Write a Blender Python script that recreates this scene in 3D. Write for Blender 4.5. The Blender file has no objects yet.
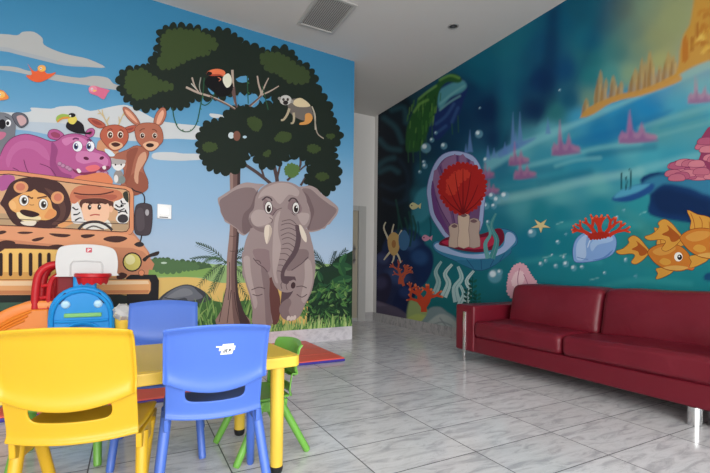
import bpy, bmesh, math, random
import numpy as np
from mathutils import Vector, Matrix
from mathutils.geometry import tessellate_polygon
random.seed(7)
SC = bpy.context.scene
COL = SC.collection
PI = math.pi

# ------------------------------------------------------------------ camera geometry
F, CX, HY = 420.0, 355.0, 268.0
ROLL = math.radians(0.6)
YAW = math.radians(28.0)
CAMZ = 0.97
RIGHT = Vector((math.cos(YAW), -math.sin(YAW), 0))
FWD = Vector((math.sin(YAW), math.cos(YAW), 0))
UP = Vector((0, 0, 1))
CAM = Vector((0, 0, CAMZ))

def ray(u, v):
    du, dv = u - CX, HY - v
    a = du * math.cos(ROLL) - dv * math.sin(ROLL)
    b = du * math.sin(ROLL) + dv * math.cos(ROLL)
    return RIGHT * (a / F) + UP * (b / F) + FWD

def on_plane(u, v, p0, n):
    d = ray(u, v)
    t = (p0 - CAM).dot(n) / d.dot(n)
    return CAM + d * t

def cam2w(lat, d, z=0.0):
    p = RIGHT * lat + FWD * d
    return Vector((p.x, p.y, z))

# ------------------------------------------------------------------ colours and materials
def lin(c):
    if isinstance(c, str):
        c = c.lstrip('#')
        c = tuple(int(c[i:i + 2], 16) for i in (0, 2, 4))
    r = []
    for x in c:
        x = x / 255.0
        r.append(x / 12.92 if x <= 0.04045 else ((x + 0.055) / 1.055) ** 2.4)
    return tuple(r)

def mat(name, c, rough=0.5, metal=0.0, spec=0.5, k=1.0, coat=0.0):
    m = bpy.data.materials.new(name)
    m.use_nodes = True
    b = m.node_tree.nodes['Principled BSDF']
    l = lin(c)
    b.inputs['Base Color'].default_value = (min(l[0] * k, .95), min(l[1] * k, .95), min(l[2] * k, .95), 1)
    b.inputs['Roughness'].default_value = rough
    b.inputs['Metallic'].default_value = metal
    b.inputs['Specular IOR Level'].default_value = spec
    b.inputs['Coat Weight'].default_value = coat
    return m

def add_bump(m, scale, strength, dist=0.002, detail=3.0):
    nt = m.node_tree
    b = nt.nodes['Principled BSDF']
    tc = nt.nodes.new('ShaderNodeTexCoord')
    nz = nt.nodes.new('ShaderNodeTexNoise')
    nz.inputs['Scale'].default_value = scale
    nz.inputs['Detail'].default_value = detail
    bp = nt.nodes.new('ShaderNodeBump')
    bp.inputs['Strength'].default_value = strength
    bp.inputs['Distance'].default_value = dist
    nt.links.new(tc.outputs['Object'], nz.inputs['Vector'])
    nt.links.new(nz.outputs['Fac'], bp.inputs['Height'])
    nt.links.new(bp.outputs['Normal'], b.inputs['Normal'])
    return m

def mural_material(name):
    m = bpy.data.materials.new(name)
    m.use_nodes = True
    nt = m.node_tree
    b = nt.nodes['Principled BSDF']
    a = nt.nodes.new('ShaderNodeAttribute')
    a.attribute_name = 'print'
    nt.links.new(a.outputs['Color'], b.inputs['Base Color'])
    b.inputs['Roughness'].default_value = 0.6
    b.inputs['Specular IOR Level'].default_value = 0.15
    return m

def marble_material(name, tiles, base=(212, 212, 214), vein=(184, 184, 188), rough=0.14):
    m = bpy.data.materials.new(name)
    m.use_nodes = True
    nt = m.node_tree
    N, L = nt.nodes, nt.links
    b = N['Principled BSDF']
    tc = N.new('ShaderNodeTexCoord')
    sep = N.new('ShaderNodeSeparateXYZ')
    L.new(tc.outputs['Object'], sep.inputs[0])
    def math_(op, a, bb=None, c=None):
        n = N.new('ShaderNodeMath'); n.operation = op
        for i, x in enumerate((a, bb, c)):
            if x is None: continue
            if isinstance(x, (int, float)): n.inputs[i].default_value = x
            else: L.new(x, n.inputs[i])
        return n.outputs[0]
    vec = tc.outputs['Object']
    if tiles:
        ux = math_('DIVIDE', math_('SUBTRACT', sep.outputs[0], 1.026), 0.6)
        uy = math_('DIVIDE', math_('SUBTRACT', sep.outputs[1], 1.665), 0.345)
        fx, fy = math_('FRACT', ux), math_('FRACT', uy)
        ex = math_('MULTIPLY', math_('SUBTRACT', 0.5, math_('ABSOLUTE', math_('SUBTRACT', fx, 0.5))), 0.6)
        ey = math_('MULTIPLY', math_('SUBTRACT', 0.5, math_('ABSOLUTE', math_('SUBTRACT', fy, 0.5))), 0.345)
        edge = math_('MINIMUM', ex, ey)
        grout = math_('LESS_THAN', edge, 0.0031)
        ix, iy = math_('FLOOR', ux), math_('FLOOR', uy)
        cmb = N.new('ShaderNodeCombineXYZ')
        L.new(ix, cmb.inputs[0]); L.new(iy, cmb.inputs[1])
        wn = N.new('ShaderNodeTexWhiteNoise'); wn.noise_dimensions = '3D'
        L.new(cmb.outputs[0], wn.inputs['Vector'])
        sc = N.new('ShaderNodeVectorMath'); sc.operation = 'SCALE'
        L.new(wn.outputs['Color'], sc.inputs[0]); sc.inputs['Scale'].default_value = 7.0
        ad = N.new('ShaderNodeVectorMath'); ad.operation = 'ADD'
        L.new(tc.outputs['Object'], ad.inputs[0]); L.new(sc.outputs[0], ad.inputs[1])
        vec = ad.outputs[0]
    mp = N.new('ShaderNodeMapping')
    mp.inputs['Rotation'].default_value = (0.3, 0.2, 0.75)
    mp.inputs['Scale'].default_value = (2.2, 8.5, 4.0)
    L.new(vec, mp.inputs['Vector'])
    nz = N.new('ShaderNodeTexNoise')
    nz.inputs['Scale'].default_value = 2.2; nz.inputs['Detail'].default_value = 7.0
    nz.inputs['Roughness'].default_value = 0.62; nz.inputs['Distortion'].default_value = 0.9
    L.new(mp.outputs[0], nz.inputs['Vector'])
    cr = N.new('ShaderNodeValToRGB')
    e = cr.color_ramp.elements
    e[0].position = 0.36; e[0].color = (*lin(vein), 1)
    e[1].position = 0.50; e[1].color = (*lin(base), 1)
    e2 = cr.color_ramp.elements.new(0.75); e2.color = (*lin(tuple(min(255, x + 12) for x in base)), 1)
    L.new(nz.outputs['Fac'], cr.inputs[0])
    out = cr.outputs[0]
    # fine dark veins
    n2 = N.new('ShaderNodeTexNoise'); n2.inputs['Scale'].default_value = 2.3
    n2.inputs['Detail'].default_value = 4.0; n2.inputs['Distortion'].default_value = 1.6
    L.new(mp.outputs[0], n2.inputs['Vector'])
    v = math_('ABSOLUTE', math_('SUBTRACT', n2.outputs['Fac'], 0.47))
    vm = math_('MULTIPLY', math_('LESS_THAN', v, 0.005), 0.22)
    mx = N.new('ShaderNodeMix'); mx.data_type = 'RGBA'
    L.new(vm, mx.inputs['Factor']); L.new(out, mx.inputs['A']); mx.inputs['B'].default_value = (*lin((96, 97, 103)), 1)
    out = mx.outputs['Result']
    if tiles:
        tint = math_('ADD', math_('MULTIPLY', wn.outputs['Value'], 0.12), 0.92)
        hs = N.new('ShaderNodeHueSaturation'); L.new(tint, hs.inputs['Value']); L.new(out, hs.inputs['Color'])
        m2 = N.new('ShaderNodeMix'); m2.data_type = 'RGBA'
        L.new(grout, m2.inputs['Factor']); L.new(hs.outputs[0], m2.inputs['A'])
        m2.inputs['B'].default_value = (*lin((78, 78, 82)), 1)
        out = m2.outputs['Result']
        rr = math_('ADD', math_('MULTIPLY', grout, 0.4), rough)
        L.new(rr, b.inputs['Roughness'])
    else:
        b.inputs['Roughness'].default_value = rough
    L.new(out, b.inputs['Base Color'])
    b.inputs['Specular IOR Level'].default_value = 0.5
    return m

# ------------------------------------------------------------------ object helpers
def link(o, parent=None):
    COL.objects.link(o)
    if parent: o.parent = parent
    return o

def tag(o, label=None, cat=None, group=None, kind=None):
    if label: o['label'] = label
    if cat: o['category'] = cat
    if group: o['group'] = group
    if kind: o['kind'] = kind
    return o

def empty(name, loc, rotz=0.0):
    o = bpy.data.objects.new(name, None)
    o.location = loc; o.rotation_euler = (0, 0, rotz); o.empty_display_size = 0.1
    return link(o)

class MB:
    """collects shapes and links them as one mesh object"""
    def __init__(self):
        self.v, self.f, self.mi, self.cur = [], [], [], 0
    def add(self, vs, fs):
        b = len(self.v)
        self.v += [tuple(x) for x in vs]
        self.f += [tuple(b + i for i in f) for f in fs]
        self.mi += [self.cur] * len(fs)
        return self
    def box(self, x0, y0, z0, x1, y1, z1):
        vs = [(x, y, z) for x in (x0, x1) for y in (y0, y1) for z in (z0, z1)]
        return self.add(vs, [(0, 1, 3, 2), (4, 6, 7, 5), (0, 4, 5, 1), (2, 3, 7, 6), (0, 2, 6, 4), (1, 5, 7, 3)])
    def prism(self, poly, z0, z1):
        n = len(poly)
        z0f = z0 if callable(z0) else (lambda p: z0)
        z1f = z1 if callable(z1) else (lambda p: z1)
        vs = [(p[0], p[1], z0f(p)) for p in poly] + [(p[0], p[1], z1f(p)) for p in poly]
        fs = [tuple(range(n))[::-1], tuple(range(n, 2 * n))]
        fs += [(i, (i + 1) % n, n + (i + 1) % n, n + i) for i in range(n)]
        return self.add(vs, fs)
    def plate(self, poly, y0, y1):
        """outline in local x,z extruded along y"""
        n = len(poly)
        vs = [(p[0], y0, p[1]) for p in poly] + [(p[0], y1, p[1]) for p in poly]
        fs = [tuple(range(n)), tuple(range(n, 2 * n))[::-1]]
        fs += [(i, n + i, n + (i + 1) % n, (i + 1) % n) for i in range(n)]
        return self.add(vs, fs)
    def tube(self, path, rad, n=12, cap=True, flat=None):
        path = [Vector(p) for p in path]
        rads = rad if isinstance(rad, (list, tuple)) else [rad] * len(path)
        vs, fs = [], []
        t0 = (path[1] - path[0]).normalized()
        ref = Vector((0, 0, 1)) if abs(t0.z) < .9 else Vector((1, 0, 0))
        a = t0.cross(ref).normalized()
        for i, p in enumerate(path):
            t = (path[min(i + 1, len(path) - 1)] - path[max(i - 1, 0)]).normalized()
            a = (a - t * a.dot(t)).normalized()
            b = t.cross(a)
            for k in range(n):
                an = 2 * PI * k / n
                vs.append(p + (a * math.cos(an) + b * math.sin(an) * (flat or 1)) * rads[i])
        for i in range(len(path) - 1):
            for k in range(n):
                k2 = (k + 1) % n
                fs.append((i * n + k, i * n + k2, (i + 1) * n + k2, (i + 1) * n + k))
        if cap:
            fs.append(tuple(range(n))[::-1])
            fs.append(tuple((len(path) - 1) * n + k for k in range(n)))
        return self.add(vs, fs)
    def lathe(self, prof, n=24, c=(0, 0, 0)):
        vs, fs = [], []
        for r, z in prof:
            for k in range(n):
                an = 2 * PI * k / n
                vs.append((c[0] + r * math.cos(an), c[1] + r * math.sin(an), c[2] + z))
        for i in range(len(prof) - 1):
            for k in range(n):
                k2 = (k + 1) % n
                fs.append((i * n + k, i * n + k2, (i + 1) * n + k2, (i + 1) * n + k))
        fs.append(tuple(range(n))[::-1])
        fs.append(tuple((len(prof) - 1) * n + k for k in range(n)))
        return self.add(vs, fs)
    def rbox(self, c, size, r, seg=4, mid=8, warp=None):
        h = [s / 2 for s in size]
        def axis(hh):
            e = [hh - r + r * math.sin(PI / 2 * i / seg) for i in range(seg + 1)]
            m = [-(hh - r) + 2 * (hh - r) * i / mid for i in range(1, mid)]
            return [-x for x in reversed(e)] + m + e
        A = [axis(x) for x in h]
        idx, vs, fs = {}, [], []
        def vid(p):
            key = tuple(round(x, 6) for x in p)
            if key not in idx:
                inner = [max(-(h[i] - r), min(h[i] - r, p[i])) for i in range(3)]
                d = Vector([p[i] - inner[i] for i in range(3)])
                q = Vector(inner)
                if d.length > 1e-9: q = q + d.normalized() * r
                if warp: q = Vector(warp(q))
                idx[key] = len(vs); vs.append(q + Vector(c))
            return idx[key]
        for ax in range(3):
            o1, o2 = [(1, 2), (2, 0), (0, 1)][ax]
            for s in (-1, 1):
                for i in range(len(A[o1]) - 1):
                    for j in range(len(A[o2]) - 1):
                        q = []
                        for (ii, jj) in ((i, j), (i + 1, j), (i + 1, j + 1), (i, j + 1)):
                            p = [0, 0, 0]; p[ax] = s * h[ax]; p[o1] = A[o1][ii]; p[o2] = A[o2][jj]
                            q.append(vid(p))
                        if s < 0: q = q[::-1]
                        if len(set(q)) == 4: fs.append(tuple(q))
        return self.add(vs, fs)
    def build(self, name, mats, parent=None, smooth=False, bevel=0.0, angle=35):
        me = bpy.data.meshes.new(name)
        me.from_pydata(self.v, [], self.f)
        me.validate()
        bm = bmesh.new(); bm.from_mesh(me)
        bmesh.ops.recalc_face_normals(bm, faces=bm.faces)
        bm.to_mesh(me); bm.free()
        if not isinstance(mats, (list, tuple)): mats = [mats]
        for m in mats: me.materials.append(m)
        if len(self.mi) == len(me.polygons): me.polygons.foreach_set('material_index', self.mi)
        o = link(bpy.data.objects.new(name, me), parent)
        if bevel:
            bv = o.modifiers.new('edge', 'BEVEL'); bv.width = bevel; bv.segments = 3; bv.limit_method = 'ANGLE'; bv.angle_limit = math.radians(40)
        if smooth:
            me.polygons.foreach_set('use_smooth', [True] * len(me.polygons))
            try:
                me.set_sharp_from_angle(angle=math.radians(angle))
            except Exception:
                pass
        return o

def smooth_closed(pts, sub=4):
    n = len(pts); out = []
    for i in range(n):
        p0, p1, p2, p3 = pts[i - 1], pts[i], pts[(i + 1) % n], pts[(i + 2) % n]
        for k in range(sub):
            t = k / sub
            out.append(tuple(0.5 * (2 * p1[j] + (p2[j] - p0[j]) * t + (2 * p0[j] - 5 * p1[j] + 4 * p2[j] - p3[j]) * t * t + (3 * p1[j] - p0[j] - 3 * p2[j] + p3[j]) * t ** 3) for j in (0, 1)))
    return out

def smooth_open(pts, sub=4):
    if len(pts) < 3: 
        return list(pts)
    n = len(pts); out = []
    for i in range(n - 1):
        p0, p1, p2, p3 = pts[max(i - 1, 0)], pts[i], pts[i + 1], pts[min(i + 2, n - 1)]
        for k in range(sub):
            t = k / sub
            out.append(tuple(0.5 * (2 * p1[j] + (p2[j] - p0[j]) * t + (2 * p0[j] - 5 * p1[j] + 4 * p2[j] - p3[j]) * t * t + (3 * p1[j] - p0[j] - 3 * p2[j] + p3[j]) * t ** 3) for j in range(len(p1))))
    out.append(tuple(pts[-1]))
    return out

def Z(x0, y0, s, pts):
    """tracing paper: enlarged-detail coordinates back to the plan of the picture"""
    return [(x0 + p[0] / s, y0 + p[1] / s) for p in pts]

# ------------------------------------------------------------------ room dimensions
XR = 3.97                                     # right wall
WANG = math.radians(2.5)                      # the jungle wall stands slightly askew
J0 = Vector((2.66, 5.08, 0)); JW = Vector((math.cos(WANG), math.sin(WANG), 0)); JN = Vector((math.sin(WANG), -math.cos(WANG), 0))
YB = 6.74                                     # back of the recess
XL, YF = -3.2, -2.2
def ceil_z(x): return 3.79 + 0.004 * (2.64 - x)
BASE_J, BASE_R = 0.178, 0.155

M_WHITE = mat('white_paint', (205, 203, 200), 0.6)
M_CEIL = add_bump(mat('ceiling_paint', (200, 197, 193), 0.8, spec=.2), 60, .05)
M_FLOOR = marble_material('marble_tiles', True)
M_SKIRT = marble_material('marble_skirting', False, (208, 203, 208), (186, 181, 188), 0.25)
M_SKIRT2 = marble_material('marble_skirting_grey', False, (166, 164, 164), (142, 141, 144), 0.25)
M_CHROME = mat('chrome', (215, 215, 215), 0.18, 1.0)
M_STEEL = mat('steel', (170, 170, 168), 0.3, 1.0)

def jpt(x):                                   # point of the jungle wall at world x
    t = (x - J0.x) / JW.x
    return J0 + JW * t

def structure(o): return tag(o, kind='structure')

structure(MB().box(XL - .2, YF - .2, -.12, XR + .2, YB + .2, 0).build('floor', M_FLOOR))
zc = lambda p: ceil_z(p[0])
poly = [(XL - .2, YF - .2), (XR + .2, YF - .2), (XR + .2, YB + .2), (XL - .2, YB + .2)]
structure(MB().prism(poly, zc, 4.1).build('ceiling', M_CEIL))
a, b_ = jpt(XL - .2), J0
structure(MB().prism([(a.x, a.y), (b_.x, b_.y), (2.64, YB + .2), (XL - .2, YB + .2)], 0, lambda p: ceil_z(p[0]) + .05).build('wall_back', M_WHITE))
structure(MB().box(XR, YF - .2, 0, XR + .2, YB + .2, 3.83).build('wall_right', M_WHITE))
structure(MB().box(XL - .2, YF - .2, 0, XL, jpt(XL).y + .1, 3.95).build('wall_left', M_WHITE))
# recess wall with the doorway: opening x 2.86..3.76, z 0..2.1
DX0, DX1, DH = 2.84, 3.74, 2.10
m = MB()
m.box(2.64, YB, 0, DX0, YB + .2, 3.85); m.box(DX1, YB, 0, XR, YB + .2, 3.83); m.box(DX0, YB, DH, DX1, YB + .2, 3.85)
structure(m.build('wall_recess', M_WHITE))
# front wall behind the viewer, three window openings
m = MB()
WZ0, WZ1 = 0.25, 2.75
wins = [(-2.9, -0.75), (-0.5, 1.65), (1.9, 3.75)]
xs = [XL] + [x for w in wins for x in w] + [XR]
for i in range(0, len(xs), 2): m.box(xs[i], YF - .2, 0, xs[i + 1], YF, 3.9)
for w in wins:
    m.box(w[0], YF - .2, 0, w[1], YF, WZ0); m.box(w[0], YF - .2, WZ1, w[1], YF, 3.9)
structure(m.build('wall_front', M_WHITE))
M_ALU = mat('window_aluminium', (190, 190, 188), .4, .3)
for i, w in enumerate(wins):
    m = MB()
    for x in (w[0], (w[0] + w[1]) / 2 - .03, w[1] - .06): m.box(x, YF - .14, WZ0, x + .06, YF - .08, WZ1)
    m.box(w[0], YF - .14, WZ0, w[1], YF - .08, WZ0 + .06); m.box(w[0], YF - .14, WZ1 - .06, w[1], YF - .08, WZ1)
    structure(m.build('window_%d' % (i + 1), M_ALU))
# skirtings
p0, p1 = jpt(XL), J0
q0, q1 = p0 + JN * .012, p1 + JN * .012
structure(MB().prism([(p0.x, p0.y), (p1.x, p1.y), (q1.x, q1.y), (q0.x, q0.y)], 0, BASE_J).build('baseboard_back', M_SKIRT))
structure(MB().box(XR - .012, YF, 0, XR, YB, BASE_R).build('baseboard_right', M_SKIRT2))
structure(MB().box(DX1 + .055, YB - .012, 0, XR - .012, YB, BASE_R).build('baseboard_recess', M_SKIRT2))

# door
M_DFRAME = mat('door_frame_grey', (176, 175, 172), .5)
M_DOOR = mat('door_leaf_taupe', (168, 160, 142), .5)
d = MB().box(DX0 + .07, YB + .02, .03, DX1 - .07, YB + .06, DH - .08).build('door_1', M_DOOR)
structure(d)
m = MB()
m.box(DX0, YB - .02, 0, DX0 + .08, YB + .1, DH); m.box(DX1 - .10, YB - .03, 0, DX1 + .05, YB + .1, DH)
m.box(DX0 + .08, YB - .02, DH - .09, DX1 - .10, YB + .1, DH); m.box(DX0 + .08, YB - .01, 0, DX1 - .10, YB + .1, .06)
m.build('door_frame', M_DFRAME, d)
h = MB(); hx = DX1 - .17
for z in (1.12, 1.32):
    h.tube([(hx, YB + .02, z), (hx, YB - .04, z)], .012); 
h.tube([(hx + .005, YB - .04, 1.12), (hx - .12, YB - .04, 1.12)], .011); h.tube([(hx + .005, YB - .04, 1.32), (hx - .06, YB - .04, 1.32)], .010)
h.box(hx - .02, YB + .012, 1.05, hx + .02, YB + .02, 1.38)
h.build('door_handle', M_STEEL, d)
# ------------------------------------------------------------------ printed murals
class Mural:
    """a printed wall covering: every painted figure is cut as a thin layer of the print"""
    def __init__(self, p0, w, n, k, material):
        self.p0, self.w, self.n, self.k, self.m = Vector(p0), Vector(w), Vector(n), k, material
        self.layer = 0; self.parts = {}; self.order = []
        self.clip = None
    def to2(self, u, v):
        p = on_plane(u, v, self.p0, self.n)
        return ((p - self.p0).dot(self.w), p.z)
    def col(self, c):
        l = lin(c)
        return tuple(min(x * self.k, .92) for x in l) + (1.0,)
    def poly(self, part, pts, color, smooth=3, metric=False):
        if smooth: pts = smooth_closed(pts, smooth)
        P = pts if metric else [self.to2(*p) for p in pts]
        if self.clip: P = self.clip(P)
        if len(P) < 3: return
        self.layer += 1
        off = 0.002 + self.layer * 0.000006
        d = self.parts.setdefault(part, [[], [], []])
        tris = tessellate_polygon([[Vector((p[0], p[1], 0)) for p in P]])
        b = len(d[0])
        for p in P:
            q = self.p0 + self.w * p[0] + self.n * off
            d[0].append((q.x, q.y, p[1]))
        c = self.col(color)
        for t in tris:
            A, B, C = (P[i] for i in t)
            area = (B[0] - A[0]) * (C[1] - A[1]) - (B[1] - A[1]) * (C[0] - A[0])
            if abs(area) < 1e-9: continue
            t = tuple(t) if area > 0 else tuple(t)[::-1]
            d[1].append(tuple(b + i for i in t)); d[2].append(c)
    def ell(self, part, c, rx, ry, color, rot=0, n=16):
        cr, sr = math.cos(math.radians(rot)), math.sin(math.radians(rot))
        self.poly(part, [(c[0] + rx * math.cos(2 * PI * i / n) * cr - ry * math.sin(2 * PI * i / n) * sr,
                          c[1] + rx * math.cos(2 * PI * i / n) * sr + ry * math.sin(2 * PI * i / n) * cr) for i in range(n)], color, 0)
    def stroke(self, part, pts, w, color, taper=1.0, taper0=1.0, sub=4):
        P = smooth_open(pts, sub)
        n = len(P); L, R = [], []
        for i in range(n):
            a, b = P[max(i - 1, 0)], P[min(i + 1, n - 1)]
            dx, dy = b[0] - a[0], b[1] - a[1]
            l = math.hypot(dx, dy) or 1
            t = i / (n - 1)
            ww = w / 2 * (taper0 + (taper - taper0) * t)
            L.append((P[i][0] - dy / l * ww, P[i][1] + dx / l * ww)); R.append((P[i][0] + dy / l * ww, P[i][1] - dx / l * ww))
        for i in range(0, n - 1, 6):            # short runs keep the outline simple
            j = min(i + 6, n - 1)
            self.poly(part, L[i:j + 1] + R[i:j + 1][::-1], color, 0)
    def outlined(self, part, pts, color, line, w=1.0, smooth=3):
        P = smooth_closed(pts, smooth) if smooth else pts
        ar = sum(P[i - 1][0] * P[i][1] - P[i][0] * P[i - 1][1] for i in range(len(P)))
        s = 1 if ar > 0 else -1
        O = []
        for i in range(len(P)):
            a, b = P[i - 1], P[(i + 1) % len(P)]
            dx, dy = b[0] - a[0], b[1] - a[1]; l = math.hypot(dx, dy) or 1
            O.append((P[i][0] + s * dy / l * w, P[i][1] - s * dx / l * w))
        self.poly(part, O, line, 0)
        self.poly(part, P, color, 0)
    def leafy(self, part, pts, color, size=4.0, depth=.5, smooth=3, seed=1):
        """outline with rounded leaf lobes"""
        rnd = random.Random(seed)
        P = smooth_closed(pts, smooth) if smooth else pts
        ar = sum(P[i - 1][0] * P[i][1] - P[i][0] * P[i - 1][1] for i in range(len(P)))
        s = 1 if ar > 0 else -1
        # resample
        Q, acc = [], 0.0
        n = len(P)
        step = size * (.8 + .4 * rnd.random())
        Q.append(P[0])
        for i in range(n):
            a, b = P[i], P[(i + 1) % n]
            l = math.hypot(b[0] - a[0], b[1] - a[1])
            pos = 0
            while acc + (l - pos) >= step:
                pos += step - acc; acc = 0
                t = pos / l if l else 0
                Q.append((a[0] + (b[0] - a[0]) * t, a[1] + (b[1] - a[1]) * t))
                step = size * (.7 + .6 * rnd.random())
            acc += l - pos
        out = []
        for i in range(len(Q)):
            a, b = Q[i], Q[(i + 1) % len(Q)]
            dx, dy = b[0] - a[0], b[1] - a[1]; l = math.hypot(dx, dy) or 1
            nx, ny = s * dy / l, -s * dx / l
            h = l * depth * (.8 + .5 * rnd.random())
            for t in (0, .15, .38, .62, .85):
                k = math.sin(PI * min(max(t, 0), 1)) ** .6 if t > 0 else 0
                out.append((a[0] + dx * t + nx * h * k, a[1] + dy * t + ny * h * k))
        self.poly(part, out, color, 0)
    def finish(self, root, labels=None):
        for name, (V, Fc, C) in self.parts.items():
            me = bpy.data.meshes.new(name)
            me.from_pydata(V, [], Fc)
            at = me.color_attributes.new('print', 'FLOAT_COLOR', 'CORNER')
            arr = np.repeat(np.array(C, dtype=np.float32), 3, axis=0).ravel()
            at.data.foreach_set('color', arr)
            me.materials.append(self.m)
            base = name.split('#')[0]
            o = link(bpy.data.objects.new(base, me), root)
            me.name = base
            if labels and name in labels: o['label'] = labels[name]

def clip_half(P, f):
    """Sutherland-Hodgman against f(p) >= 0"""
    out = []
    for i in range(len(P)):
        a, b = P[i - 1], P[i]
        fa, fb = f(a), f(b)
        if fa >= 0: pass
        if (fa >= 0) != (fb >= 0):
            t = fa / (fa - fb)
            out.append((a[0] + (b[0] - a[0]) * t, a[1] + (b[1] - a[1]) * t))
        if fb >= 0: out.append(b)
    return out

# ------------------------------------------------------------------ jungle mural
KJ = 0.9
M_PRINT = mural_material('mural_print')
MJ = Mural(J0, JW, JN, KJ, M_PRINT)
def jclip(P):
    P = clip_half(P, lambda p: -p[0] - .0005)
    P = clip_half(P, lambda p: p[1] - BASE_J - .0005)
    P = clip_half(P, lambda p: ceil_z(J0.x + p[0]) - .004 - p[1])
    return clip_half(P, lambda p: p[0] + 5.6)
MJ.clip = jclip

# background print: dense sky sheet, printed gradient plus painted-in dimming towards the ceiling
def jungle_sheet():
    NX, NZ = 60, 60
    xs_ = np.linspace(-5.6, 0, NX + 1)
    V, Fc = [], []
    for j in range(NZ + 1):
        for x in xs_:
            top = ceil_z(J0.x + x) - .002
            z = BASE_J + (top - BASE_J) * j / NZ
            q = J0 + JW * x + JN * .0015
            V.append((q.x, q.y, z))
    for j in range(NZ):
        for i in range(NX):
            a = j * (NX + 1) + i
            Fc.append((a, a + 1, a + NX + 2, a + NX + 1))
    me = bpy.data.meshes.new('jungle_mural'); me.from_pydata(V, [], Fc)
    stops = [(0.1, (182, 202, 224)), (1.2, (174, 196, 220)), (1.6, (152, 186, 217)), (2.1, (138, 178, 211)), (2.5, (100, 158, 196)), (2.9, (76, 142, 182)), (3.4, (60, 129, 168)), (3.9, (52, 122, 162))]
    C = []
    zs = [s[0] for s in stops]; cs = np.array([lin(s[1]) for s in stops])
    for v in V:
        c = [np.interp(v[2], zs, cs[:, k]) * KJ for k in range(3)]
        C.append((*c, 1.0))
    at = me.color_attributes.new('print', 'FLOAT_COLOR', 'POINT')
    at.data.foreach_set('color', np.array(C, dtype=np.float32).ravel())
    me.materials.append(M_PRINT)
    return link(bpy.data.objects.new('jungle_mural', me))
jm = jungle_sheet()
tag(jm, 'cartoon jungle safari mural with an elephant and a jeep on the back wall', 'mural')

P, E, S, O_, LF = MJ.poly, MJ.ell, MJ.stroke, MJ.outlined, MJ.leafy
J1 = lambda p: Z(0, 0, 3.53, p)
T1 = lambda p: Z(110, 15, 4.731, p)
T2 = lambda p: Z(180, 60, 6.7625, p)
T3 = lambda p: Z(230, 30, 4.733, p)
T4 = lambda p: Z(190, 100, 4.4375, p)
A1 = lambda p: Z(0, 100, 5.911, p)
A2 = lambda p: Z(60, 100, 5.917, p)
A3 = lambda p: Z(0, 170, 6.756, p)
A4 = lambda p: Z(70, 170, 5.91, p)
A5 = lambda p: Z(0, 220, 4.73, p)
A6 = lambda p: Z(90, 230, 4.4375, p)
E1 = lambda p: Z(215, 170, 5.254, p)
E2 = lambda p: Z(215, 240, 5.254, p)
def c1(fn, x, y): return fn([(x, y)])[0]

# clouds
CL, CL2 = (176, 177, 176), (164, 170, 176)  # upper clouds: dimmer light near the ceiling is put into the colour
P('painted_cloud#1', J1([(-200, 120), (0, 120), (60, 125), (80, 113), (120, 113), (150, 135), (155, 158), (200, 180), (250, 195), (310, 208), (372, 238), (300, 236), (230, 232), (150, 214), (60, 192), (0, 180), (-200, 170)]), CL)
P('painted_cloud#1', J1([(-200, 165), (0, 165), (60, 178), (150, 200), (230, 222), (320, 236), (230, 232), (150, 214), (60, 192), (0, 180), (-200, 172)]), CL2)
P('painted_cloud#2', J1([(-200, 230), (0, 233), (60, 238), (100, 250), (190, 262), (280, 275), (330, 268), (380, 275), (400, 295), (430, 305), (420, 318), (370, 312), (300, 300), (200, 286), (100, 264), (0, 247), (-200, 240)]), CL)
CL, CL2 = (204, 207, 209), (184, 196, 208)
P('painted_cloud#3', J1([(-100, 395), (60, 398), (110, 393), (110, 380), (180, 384), (210, 376), (270, 375), (320, 392), (400, 375), (450, 372), (500, 395), (560, 425), (640, 438), (706, 446), (706, 475), (640, 480), (560, 478), (500, 500), (300, 480), (100, 460), (-100, 440)]), CL)
P('painted_cloud#3', J1([(-100, 420), (100, 430), (250, 440), (320, 480), (200, 480), (100, 462), (-100, 440)]), CL2)
P('painted_cloud#4', T4([(-160, 140), (-60, 148), (0, 152), (40, 160), (60, 172), (20, 176), (-60, 172), (-160, 172)]), CL)
P('painted_cloud#4', T4([(-160, 235), (-80, 232), (-30, 238), (40, 240), (70, 262), (0, 268), (-60, 270), (-160, 262)]), CL)
P('painted_cloud#4', T4([(90, 60), (140, 66), (150, 78), (110, 80), (90, 72)]), CL)

# ground bands
P('painted_meadow', [(-400, 268), (40, 264), (148, 262), (160, 261), (200, 262), (235, 266), (360, 266), (360, 330), (200, 345), (-400, 350)], (150, 182, 118), 2)
P('painted_meadow', [(-400, 282), (100, 280), (150, 278), (185, 277), (205, 279), (222, 283), (300, 282), (360, 284), (360, 331), (200, 345), (-400, 350)], (226, 190, 112), 2)
LF('painted_hedgerow', A6([(200, 170), (255, 145), (290, 130), (330, 125), (380, 138), (440, 140), (500, 150), (540, 160), (520, 185), (450, 185), (380, 195), (300, 190), (250, 182)]), (72, 100, 68), 5, .35, seed=3)
P('painted_hedgerow', A6([(200, 180), (270, 170), (330, 178), (400, 172), (470, 178), (540, 168), (530, 205), (450, 208), (350, 207), (200, 200)]), (132, 170, 92))
LF('painted_hedgerow', A6([(270, 140), (330, 130), (400, 145), (470, 150), (480, 172), (400, 180), (350, 188), (290, 180)]), (84, 116, 76), 5, .35, seed=4)
E('painted_hedgerow', c1(A6, 328, 146), 3, 1, (190, 210, 190))

# rock
P('painted_rock', A6([(290, 345), (300, 312), (340, 275), (400, 246), (450, 244), (510, 275), (548, 320), (556, 350)]), (66, 69, 76))
P('painted_rock', A6([(305, 330), (345, 280), (402, 250), (450, 250), (480, 275), (500, 300), (440, 315), (420, 300), (350, 320)]), (106, 109, 118))
P('painted_rock', A6([(340, 300), (400, 262), (440, 262), (455, 285), (400, 298)]), (126, 129, 136))
S('painted_rock', A6([(330, 300), (420, 318), (440, 335)]), .8, (45, 48, 55))

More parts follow.
